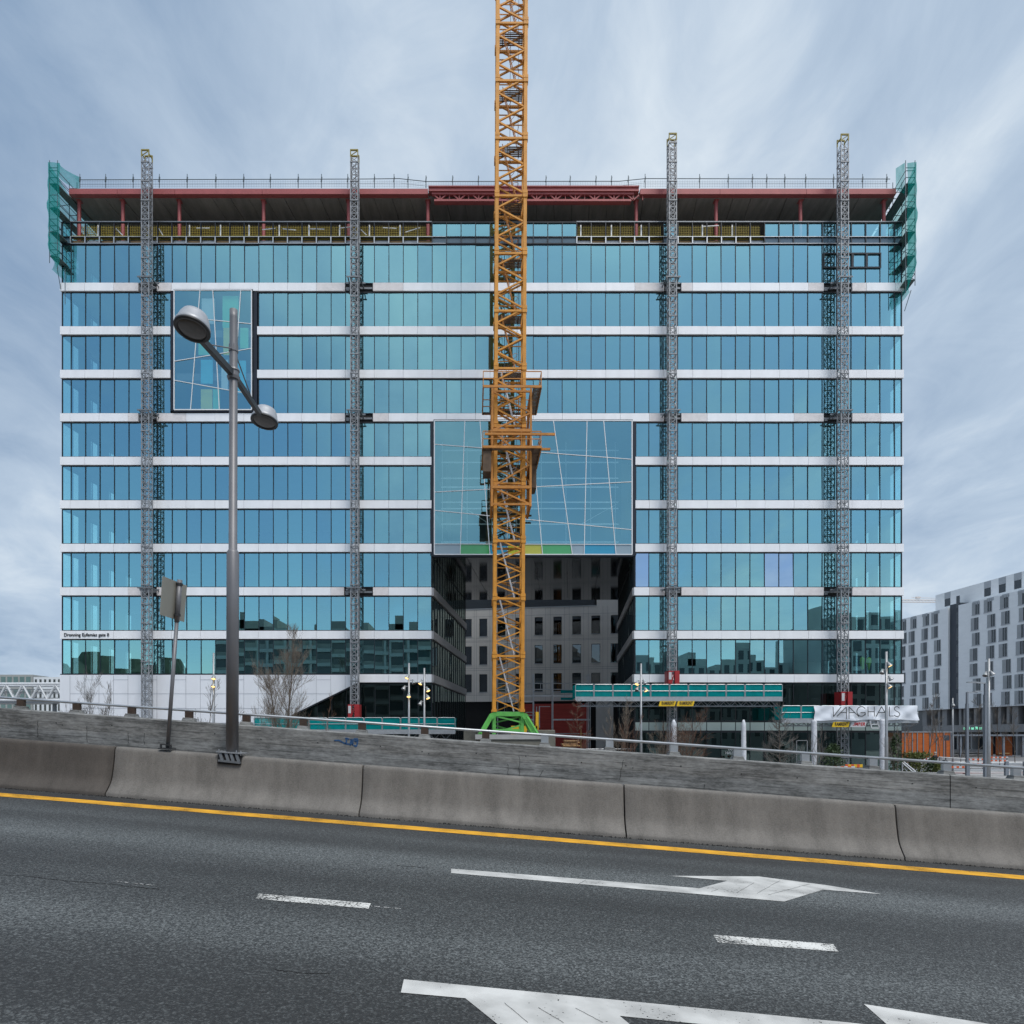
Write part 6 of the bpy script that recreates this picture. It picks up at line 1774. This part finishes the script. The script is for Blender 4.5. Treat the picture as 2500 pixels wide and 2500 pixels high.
# ------------------------------------------------------------------ trees and shrubs
def tree(px, Y, topy, halfpx, label, seed, mat='twig', stems=1, lean=0.0, levels=4, spread=.55, dens=1.0, form='round', trunk=.09, basez=0.0, name='bare_tree', group='bare trees around the plaza'):
    rr = random.Random(seed)
    x0 = X(px, Y); H = Z(topy, Y) - basez; hw = halfpx / F * Y
    r = thing(name, label, 'tree', (x0, Y, basez), group)
    sp_ = .13 if px == 681 else .28
    tk, cw = MB(), MB(); tw = .00016 * Y * (.9 if px == 681 else 1.0)
    def branch(p, d, ln, rad, lv, leader=False):
        n = 5 if lv == 0 else 3
        pts = [p]; q = p.copy(); dd = d.copy()
        for k in range(n):
            dd = (dd + Vector((rr.gauss(0, .09), rr.gauss(0, .09), rr.gauss(.05, .05)))).normalized()
            q = q + dd * ln / n; pts.append(q.copy())
        mb = tk if lv == 0 else cw
        for k in range(n):
            ra, rb2 = rad * (1 - .75 * k / n), rad * (1 - .75 * (k + 1) / n)
            mb.tube(pts[k], pts[k + 1], max(ra, tw), 6 if lv == 0 else (4 if lv == 1 else 3), max(rb2, tw * .8), cap=False)
        if lv >= levels - 1: return
        nb = max(2, int((11 if lv == 0 else (6 if lv == 1 else 4)) * dens + rr.random()))
        for k in range(nb):
            t = (.22 + .76 * (k + rr.random() * .7) / nb) if lv == 0 else rr.uniform(.2, 1.0)
            i = min(n - 1, int(t * n)); b = pts[i].lerp(pts[i + 1], min(1, t * n - i))
            loc = (pts[i + 1] - pts[i]).normalized()
            a = rr.uniform(0, 6.283) if lv else k * 2.4 + rr.uniform(-.4, .4)
            side = Vector((math.cos(a), math.sin(a), 0)); side = (side - loc * side.dot(loc)).normalized()
            ang = spread * (1.0 if lv < 2 else .75) * rr.uniform(.7, 1.2)
            nd = (loc * math.cos(ang) + side * math.sin(ang) + Vector((0, 0, .12))).normalized()
            branch(b, nd, (hw * (1.15 - .6 * t) * rr.uniform(.8, 1.25) if lv == 0 else ln * rr.uniform(.5, .8)), max(rad * (1 - .7 * t) * .55, tw), lv + 1)
    if form == 'spire':
        top = Vector((x0 + lean, Y, basez + H)); bse = Vector((x0, Y, basez))
        tk.tube(bse, top, trunk, 6, .012)
        n = int(26 * dens)
        for k in range(n):
            t = .12 + .85 * k / n; p = bse.lerp(top, t); a = k * 2.4
            ln = hw * (1.15 - t) * rr.uniform(.75, 1.2)
            d = Vector((math.cos(a), math.sin(a) * .9, .22)).normalized()
            branch(p, d, ln, .022, levels - 3)
    else:
        for s in range(stems):
            a = 6.283 * s / max(1, stems) + rr.uniform(0, 1)
            d = Vector((lean + (math.cos(a) * sp_ if stems > 1 else 0), (math.sin(a) * sp_ if stems > 1 else 0), 1)).normalized()
            branch(Vector((x0 + (rr.uniform(-.15, .15) if stems > 1 else 0), Y, basez)), d, H * (1.0 if s == 0 else rr.uniform(.7, .9)), trunk, 0)
    if not tk.v: tk, cw = cw, tk
    # fit the crown to its measured height and width
    allv = tk.v + cw.v
    zmax = max(v.z for v in allv); wx = max(abs(v.x - x0 - lean * .5) for v in allv)
    kz = H / max(.1, zmax - basez); kx = max(.6, min(1.3, hw / max(.1, wx)))
    for v in allv:
        v.z = basez + (v.z - basez) * kz; v.x = x0 + (v.x - x0) * kx; v.y = Y + (v.y - Y) * kx
    tk.build('trunk', 'bark' if mat != 'redtwig' else mat, r)
    if cw.v: cw.build('crown', mat, r)
    return r
tree(681, 47, 1500, 95, 'large bare tree with a dense twiggy crown before the white base wall', 11, 'twig', 2, .02, 5, 0.62, 1.2, trunk=.14)
tree(205, 33, 1622, 80, 'thin bare tree at the left corner of the office building, leaning left', 12, 'greytwig', 3, -.10, 5, 0.6, .9, trunk=.05)
tree(233, 30, 1660, 55, 'small bare tree right of the leaning one, before the white base', 13, 'greytwig', 3, .05, 5, 0.6, .8, trunk=.045)
tree(492, 30, 1655, 42, 'small bare tree between the sign post and the tall lamp post', 14, 'greytwig', 2, -.03, 5, 0.6, .8, trunk=.045)
tree(540, 28, 1715, 32, 'low bare sapling just left of the tall lamp post', 15, 'greytwig', 2, 0, 4, 0.75, .8, trunk=.035)
tree(600, 30, 1715, 36, 'low bare sapling just right of the tall lamp post', 16, 'greytwig', 2, 0, 4, 0.75, .8, trunk=.035)
tree(775, 44, 1688, 45, 'small red brown shrub before the diagonal dark glass', 17, 'redtwig', 3, 0, 4, 0.75, .8, trunk=.04)
tree(1409, 47, 1700, 48, 'bare red brown conical tree before the red wall', 18, 'redtwig', 1, 0, 4, .5, 1.1, 'spire', .05)
tree(1506, 45, 1692, 36, 'bare brown tree under the left end of the long teal platform', 19, 'twig', 3, 0, 4, 0.62, .9, trunk=.05)
tree(1533, 44, 1738, 32, 'low bare reddish tree just left of the spotlight pole', 20, 'redtwig', 3, 0, 4, 0.62, .8, trunk=.04)
tree(1668, 45, 1715, 78, 'wide bare brown tree below the two yellow signs', 21, 'redtwig', 3, 0, 4, 0.75, 1.0, trunk=.06)
tree(1620, 44, 1752, 40, 'low bare shrub left of the first wrapped post', 22, 'twig', 3, 0, 4, 0.75, .8, trunk=.035)
tree(1903, 44, 1712, 60, 'bare grey conical tree between two wrapped posts', 23, 'greytwig', 1, .02, 4, .5, 1.2, 'spire', .06)
tree(1995, 42, 1765, 30, 'small bare shrub in front of the third wrapped post', 24, 'greytwig', 3, 0, 4, 0.62, .7, trunk=.03)
tree(2185, 50, 1770, 26, 'bare shrub at the right corner of the office building', 25, 'greytwig', 2, 0, 4, 0.62, .8, trunk=.03)
for k, (px, Y, ty, hw, lab) in enumerate(((2268, 80, 1690, 34, 'thin bare street tree before the orange shed, its left half'), (2294, 76, 1712, 30, 'thin bare street tree before the right end of the orange shed'), (2345, 70, 1745, 30, 'low bare street tree where the orange shed meets the shelter'),
        (2388, 78, 1700, 28, 'thin bare street tree just left of the thick grey pole'), (2442, 66, 1702, 40, 'bare street tree just right of the thick grey pole'), (2478, 82, 1715, 34, 'thin bare street tree near the right edge'), (2222, 90, 1735, 26, 'thin bare street tree at the left end of the orange shed'))):
    tree(px, Y, ty, hw, lab, 40 + k, 'greytwig', 1, 0, 4, 0.62, .85, trunk=.06, group='bare street trees at the right')
def bush(px, Y, y0, halfpx, label, seed, mat, n=900, box=False):
    rr = random.Random(seed); x = X(px, Y); hw = halfpx / F * Y; zt = Z(y0, Y)
    r = thing('evergreen_bush', label, 'bush', (x, Y, 0), 'evergreen planting at the right')
    m = MB()
    for k in range(n):
        a, b = rr.uniform(-1, 1), rr.uniform(-1, 1); t = rr.random() ** .6
        lim = 1 if box else math.sqrt(max(0, 1 - t ** 2.2))
        p = Vector((x + hw * a * lim, Y + min(hw, 1.0) * b * lim, zt * t + rr.gauss(0, .06)))
        d1 = Vector((rr.gauss(0, 1), rr.gauss(0, 1), rr.gauss(.4, 1))).normalized() * rr.uniform(.06, .16); d2 = d1.cross(Vector((rr.gauss(0, 1), rr.gauss(0, 1), rr.gauss(0, 1)))).normalized() * .05
        m.face(p - d1, p + d2, p + d1, p - d2)
    m.build('foliage', mat, r)
    m = MB()
    for k in range(5): m.tube((x + rr.uniform(-hw, hw) * .4, Y, 0), (x + rr.uniform(-hw, hw) * .8, Y + rr.uniform(-.3, .3), zt * .8), .025, 4)
    m.build('stem', 'bark', r)
bush(2234, 58, 1838, 26, 'wide evergreen bush at the corner, left of the standing person', 61, 'leaf2', 1500, True)
bush(2276, 56, 1852, 14, 'dark rounded evergreen in front of the standing person', 62, 'leaf', 700)
bush(2035, 52, 1818, 28, 'grey green bush before the dark glass, right of the third wrapped post', 63, 'leaf', 900)
bush(2187, 53, 1795, 16, 'tall narrow evergreen beside the last wrapped post', 64, 'leaf', 800)
bush(2290, 55, 1862, 10, 'small grassy evergreen clump beside the black bin', 65, 'leaf2', 350)

# ------------------------------------------------------------------ wrapped posts and small things on the plaza
for k, (px, hp, ty, lab) in enumerate(((1645, 7.6, 1757, 'plastic-wrapped post below the yellow signs, farthest left of the four'), (1815.5, 6.6, 1757, 'plastic-wrapped tapering post right of the brown tree, with nothing on top'),
        (1987.5, 6.6, 1757, 'plastic-wrapped post below the left end of the banner'), (2154.5, 6.6, 1756, 'plastic-wrapped post below the banner, beside the spotlight pole'))):
    Y = 52.4; x = X(px, Y); rr = random.Random(k); rad = hp / F * Y
    m = MB(); n = 18; nz_ = 26; i0 = 0; H = Z(ty, Y)
    for j in range(nz_ + 1):
        t = j / nz_; z = H * t
        tp = 1.05 - .25 * t if k < 2 else 1 - .06 * t
        if k < 2 and t > .93: tp *= 1 - (t - .93) * 9
        for a in range(n):
            q = rad * tp * (1 + rr.uniform(-.06, .06)); m.v.append(Vector((x + q * math.cos(a * 6.283 / n), Y + q * math.sin(a * 6.283 / n), z)))
    for j in range(nz_):
        for a in range(n): b = (a + 1) % n; m.f.append((j * n + a, j * n + b, (j + 1) * n + b, (j + 1) * n + a)); m.mi.append(0)
    m.f.append(tuple(nz_ * n + a for a in range(n))); m.mi.append(0)
    tag(m.build('wrapped_post', 'wrap', None, True), lab, 'wrapped post', 'plastic-wrapped posts along the right wing')
# bin
Y = 63; x = X(2306.5, Y)
b_ = thing('litter_bin', 'black cylindrical litter bin right of the bushes', 'litter bin', (x, Y, 0))
m = MB(); m.lathe((x, Y, 0), (0, 0, 1), [(0, .19), (.02, .21), (.85, .21), (.9, .22)], 18); m.build('body', 'bin', b_, True)
m = MB(); m.lathe((x, Y, .9), (0, 0, 1), [(0, .235), (.08, .23), (.16, .18), (.19, .08)], 18); m.build('lid', 'bin', b_, True)
# standing person
def person(px, Y, label):
    x = X(px, Y)
    me = bpy.data.meshes.new('person')
    V = [(0, 0, .95), (0, 0, 1.2), (0, 0, 1.42), (0, 0, 1.52), (0, -.01, 1.66), (0, -.01, 1.74),
         (-.17, 0, 1.41), (-.22, -.02, 1.15), (-.10, -.18, 1.10), (.17, 0, 1.41), (.22, -.02, 1.15), (.08, -.2, 1.16),
         (-.09, 0, .90), (-.10, -.01, .5), (-.10, .02, .08), (-.11, -.12, .03), (.09, 0, .90), (.10, -.03, .5), (.11, 0, .08), (.12, -.13, .03)]
    E = [(0, 1), (1, 2), (2, 3), (3, 4), (4, 5), (2, 6), (6, 7), (7, 8), (2, 9), (9, 10), (10, 11), (0, 12), (12, 13), (13, 14), (14, 15), (0, 16), (16, 17), (17, 18), (18, 19)]
    rad = [.16, .17, .17, .065, .10, .075, .075, .06, .04, .075, .06, .04, .10, .075, .05, .04, .10, .075, .05, .04]
    me.from_pydata(V, E, [])
    o = bpy.data.objects.new('person', me); COL.objects.link(o)
    sk = o.modifiers.new('s', 'SKIN'); sb = o.modifiers.new('d', 'SUBSURF'); sb.levels = 1; sb.render_levels = 1
    me.skin_vertices.new() if not me.skin_vertices else None
    for i, rd_ in enumerate(rad): me.skin_vertices[0].data[i].radius = (rd_, rd_ * .8)
    me.skin_vertices[0].data[0].use_root = True
    bpy.context.view_layer.update()
    m2 = bpy.data.meshes.new_from_object(o.evaluated_get(bpy.context.evaluated_depsgraph_get()))
    bpy.data.objects.remove(o)
    m2.materials.clear(); m2.materials.append(MT['cloth']); m2.materials.append(MT['skin'])
    for p in m2.polygons:
        c = p.center; p.use_smooth = True
        p.material_index = 1 if (1.50 < c.z) or (c.y < -.15 and 1.0 < c.z < 1.25) else 0
    o = bpy.data.objects.new('person', m2); COL.objects.link(o); o.location = (x, Y, 0)
    tag(o, label, 'person'); OFF[o] = Vector((x, Y, 0))
    m = MB(); m.lathe((x, Y - .01, 1.69), (0, 0, 1), [(0, .105), (.05, .105), (.09, .08), (.105, .03)], 12); m.build('cap', 'capcloth', o, True)
person(2283, 64.6, 'person in black clothes and a pale cap standing behind the dark bush')
# orange and yellow barricade and boards by the entrance
bc = thing('barricade', 'orange and yellow striped barricade board behind the parapet near the last posts', 'barricade', (X(2084, 46), 46, 0))
m = MB()
for k in range(6): m.cur = k % 2; m.box(X(2064 + k * 7, 46), X(2071 + k * 7, 46), 46, 46.05, Z(1873.5, 46), Z(1866, 46))
m.build('board', 'oxide', bc, mats=['oxide', 'yellowbar'])
m = MB()
for px in (2070, 2100): m.bar((X(px, 46), 46.08, 0), (X(px, 46), 46.08, Z(1866, 46)), .06)
m.build('leg', 'galv', bc)
# railing with broad posts along the street at the right
fn = thing('street_railing', 'blue grey steel railing with broad posts at the right edge', 'railing', (X(2430, 57), 57, 0))
for px in (2362, 2408, 2457, 2503):
    m = MB(); m.box(X(px, 57) - .14, X(px, 57) + .14, 56.9, 57.1, 0, Z(1859, 57)); m.build('post', 'bluegrey', fn)
for py, rd_ in ((1861, .04), (1868, .02), (1874, .02), (1880, .02), (1886, .02)):
    m = MB(); m.tube(P(2330 if py == 1861 else 2362, py, 57), P(2560, py + 3, 57), rd_, 6); m.build('rail', 'galv', fn)
m = MB(); m.tube(P(2292, 1848, 60), P(2362, 1853, 60), .035, 6); m.tube(P(2298, 1849, 60), (X(2298, 60), 60, 0), .05, 6); m.tube(P(2362, 1853, 60), (X(2362, 60), 60, 0), .05, 6)
tag(m.build('low_handrail', 'galv', None), 'low tube handrail behind the litter bin', 'handrail')
m = MB(); m.box(X(2110, 50), X(2300, 50), 50, 50.5, 0, .55); m.box(X(2110, 50), X(2300, 50), 49.9, 50.55, .55, .62)
tag(m.build('planter_wall', 'greyslat', None), 'low grey planter wall in front of the evergreen bushes', 'planter')
m = MB(); a, b = P(2208, 1857, 54), P(2268, 1851, 54); n = 14
for k in range(n): m.cur = k % 2; m.bar(a.lerp(b, k / n) + Vector((0, 0, -.12 * math.sin(3.14 * k / n))), a.lerp(b, (k + 1) / n) + Vector((0, 0, -.12 * math.sin(3.14 * (k + 1) / n))), .01, .07)
tag(m.build('barrier_tape', 'red', None, mats=['red', 'ladder']), 'red and white barrier tape strung across the evergreen bush', 'tape')
m = MB(); m.bar(P(2203, 1862, 52), P(2228, 1884, 50), .06); m.bar(P(2207, 1860, 52), P(2236, 1884, 50), .06); m.bar(P(2228, 1884, 50), P(2236, 1884, 50), .06)
m.bar(P(2203, 1862, 52), (X(2203, 52), 52, 0), .05)
tag(m.build('leaning_rail', 'ladder', None), 'two white steel bars leaning at the corner of the planter', 'steel bars')

# site clutter and street things behind the parapet
ts = thing('timber_stack', 'small stack of timber boards left of the bare trees, before the red wall', 'timber stack', (X(1392, 55), 55, 0))
for k in range(7):
    m = MB(); zz_ = Z(1834 - k * 4.0, 55); m.box(X(1372 + (k * 7) % 9, 55), X(1420 - (k * 5) % 11, 55), 55 + .1 * (k % 3), 56, zz_, zz_ + .10); m.build('plank', 'timber' if k % 2 else 'wood', ts)
m = MB(); m.box(X(1372, 55), X(1420, 55), 55.1, 55.9, 0, Z(1834.2, 55)); m.build('pallet_base', 'block', ts)
def site_barrier(px, Y, wd, label, c1='oxide', c2='ladder', tall=1.0):
    x = X(px, Y); r = thing('site_barrier', label, 'site barrier', (x, Y, 0), 'red and white site barriers')
    for z_ in (tall - .18, tall - .52):
        m = MB(); n = 8
        for k in range(n): m.cur = k % 2; m.box(x - wd + 2 * wd * k / n, x - wd + 2 * wd * (k + 1) / n, Y, Y + .04, z_, z_ + .16)
        m.build('board', c1, r, mats=[c1, c2])
    for q in (-wd + .08, wd - .08):
        m = MB(); m.box(x + q - .04, x + q + .04, Y + .041, Y + .10, 0, tall); m.box(x + q - .05, x + q + .05, Y - .3, Y + .4, 0, .06); m.build('leg', 'dark_metal', r)
for px, Y, lab in ((2052, 45, 'red and white site barrier left of the orange and yellow barricade'), (2335, 59, 'red and white site barrier just right of the litter bin'), (2385, 68, 'red and white site barrier behind the street railing'), (2440, 74, 'red and white site barrier at the right, under the bare street tree'), (2215, 70, 'red and white site barrier behind the wide evergreen bush')):
    site_barrier(px, Y, .95, lab, tall=1.05 if Y > 50 else 1.35)
m = MB()
x = X(1569, 46); m.lathe((x, 46, 0), (0, 0, 1), [(0, .22), (.05, .22), (.051, .16), (1.55, .06), (1.6, .05)], 14)
tag(m.build('traffic_marker', 'oxide', None, True), 'orange red cone-shaped marker beside the spotlight pole before the long platform', 'marker')
bs_ = thing('street_sign', 'black square sign on a thin post before the right end of the orange shed', 'sign', (X(2310, 90), 90, 0))
m = MB(); m.tube((X(2309, 90), 90, 0), (X(2309, 90), 90, Z(1796, 90)), .06, 8); m.build('post', 'dark_metal', bs_)
m = MB(); m.box(X(2304, 90), X(2317, 90), 89.9, 89.96, Z(1808, 90), Z(1795, 90)); m.build('sign_panel', 'slategrey', bs_)
def fence_panel(x, Y, label):
    r = thing('site_fence', label, 'fence', (x, Y, 0), 'mesh site fence panels by the crane')
    m = MB()
    for q in (0, 3.4): m.tube((x + q, Y, 0), (x + q, Y, 2.2), .03, 6)
    for z_ in (.15, 2.2): m.tube((x, Y, z_), (x + 3.4, Y, z_), .025, 6)
    m.build('fence_frame', 'galv', r)
    m = MB(); k = .17
    while k < 3.4: m.tube((x + k, Y, .15), (x + k, Y, 2.2), .008, 3); k += .17
    for z_ in (.6, 1.1, 1.6): m.tube((x, Y, z_), (x + 3.4, Y, z_), .008, 3)
    m.build('wire_mesh', 'galv', r)
for k in range(3): fence_panel(X(1365, 58) + k * 3.5, 58, ('galvanised mesh fence panel below the red wall, nearest the crane', 'galvanised mesh fence panel before the stone pillar', 'galvanised mesh fence panel under the left end of the long platform')[k])
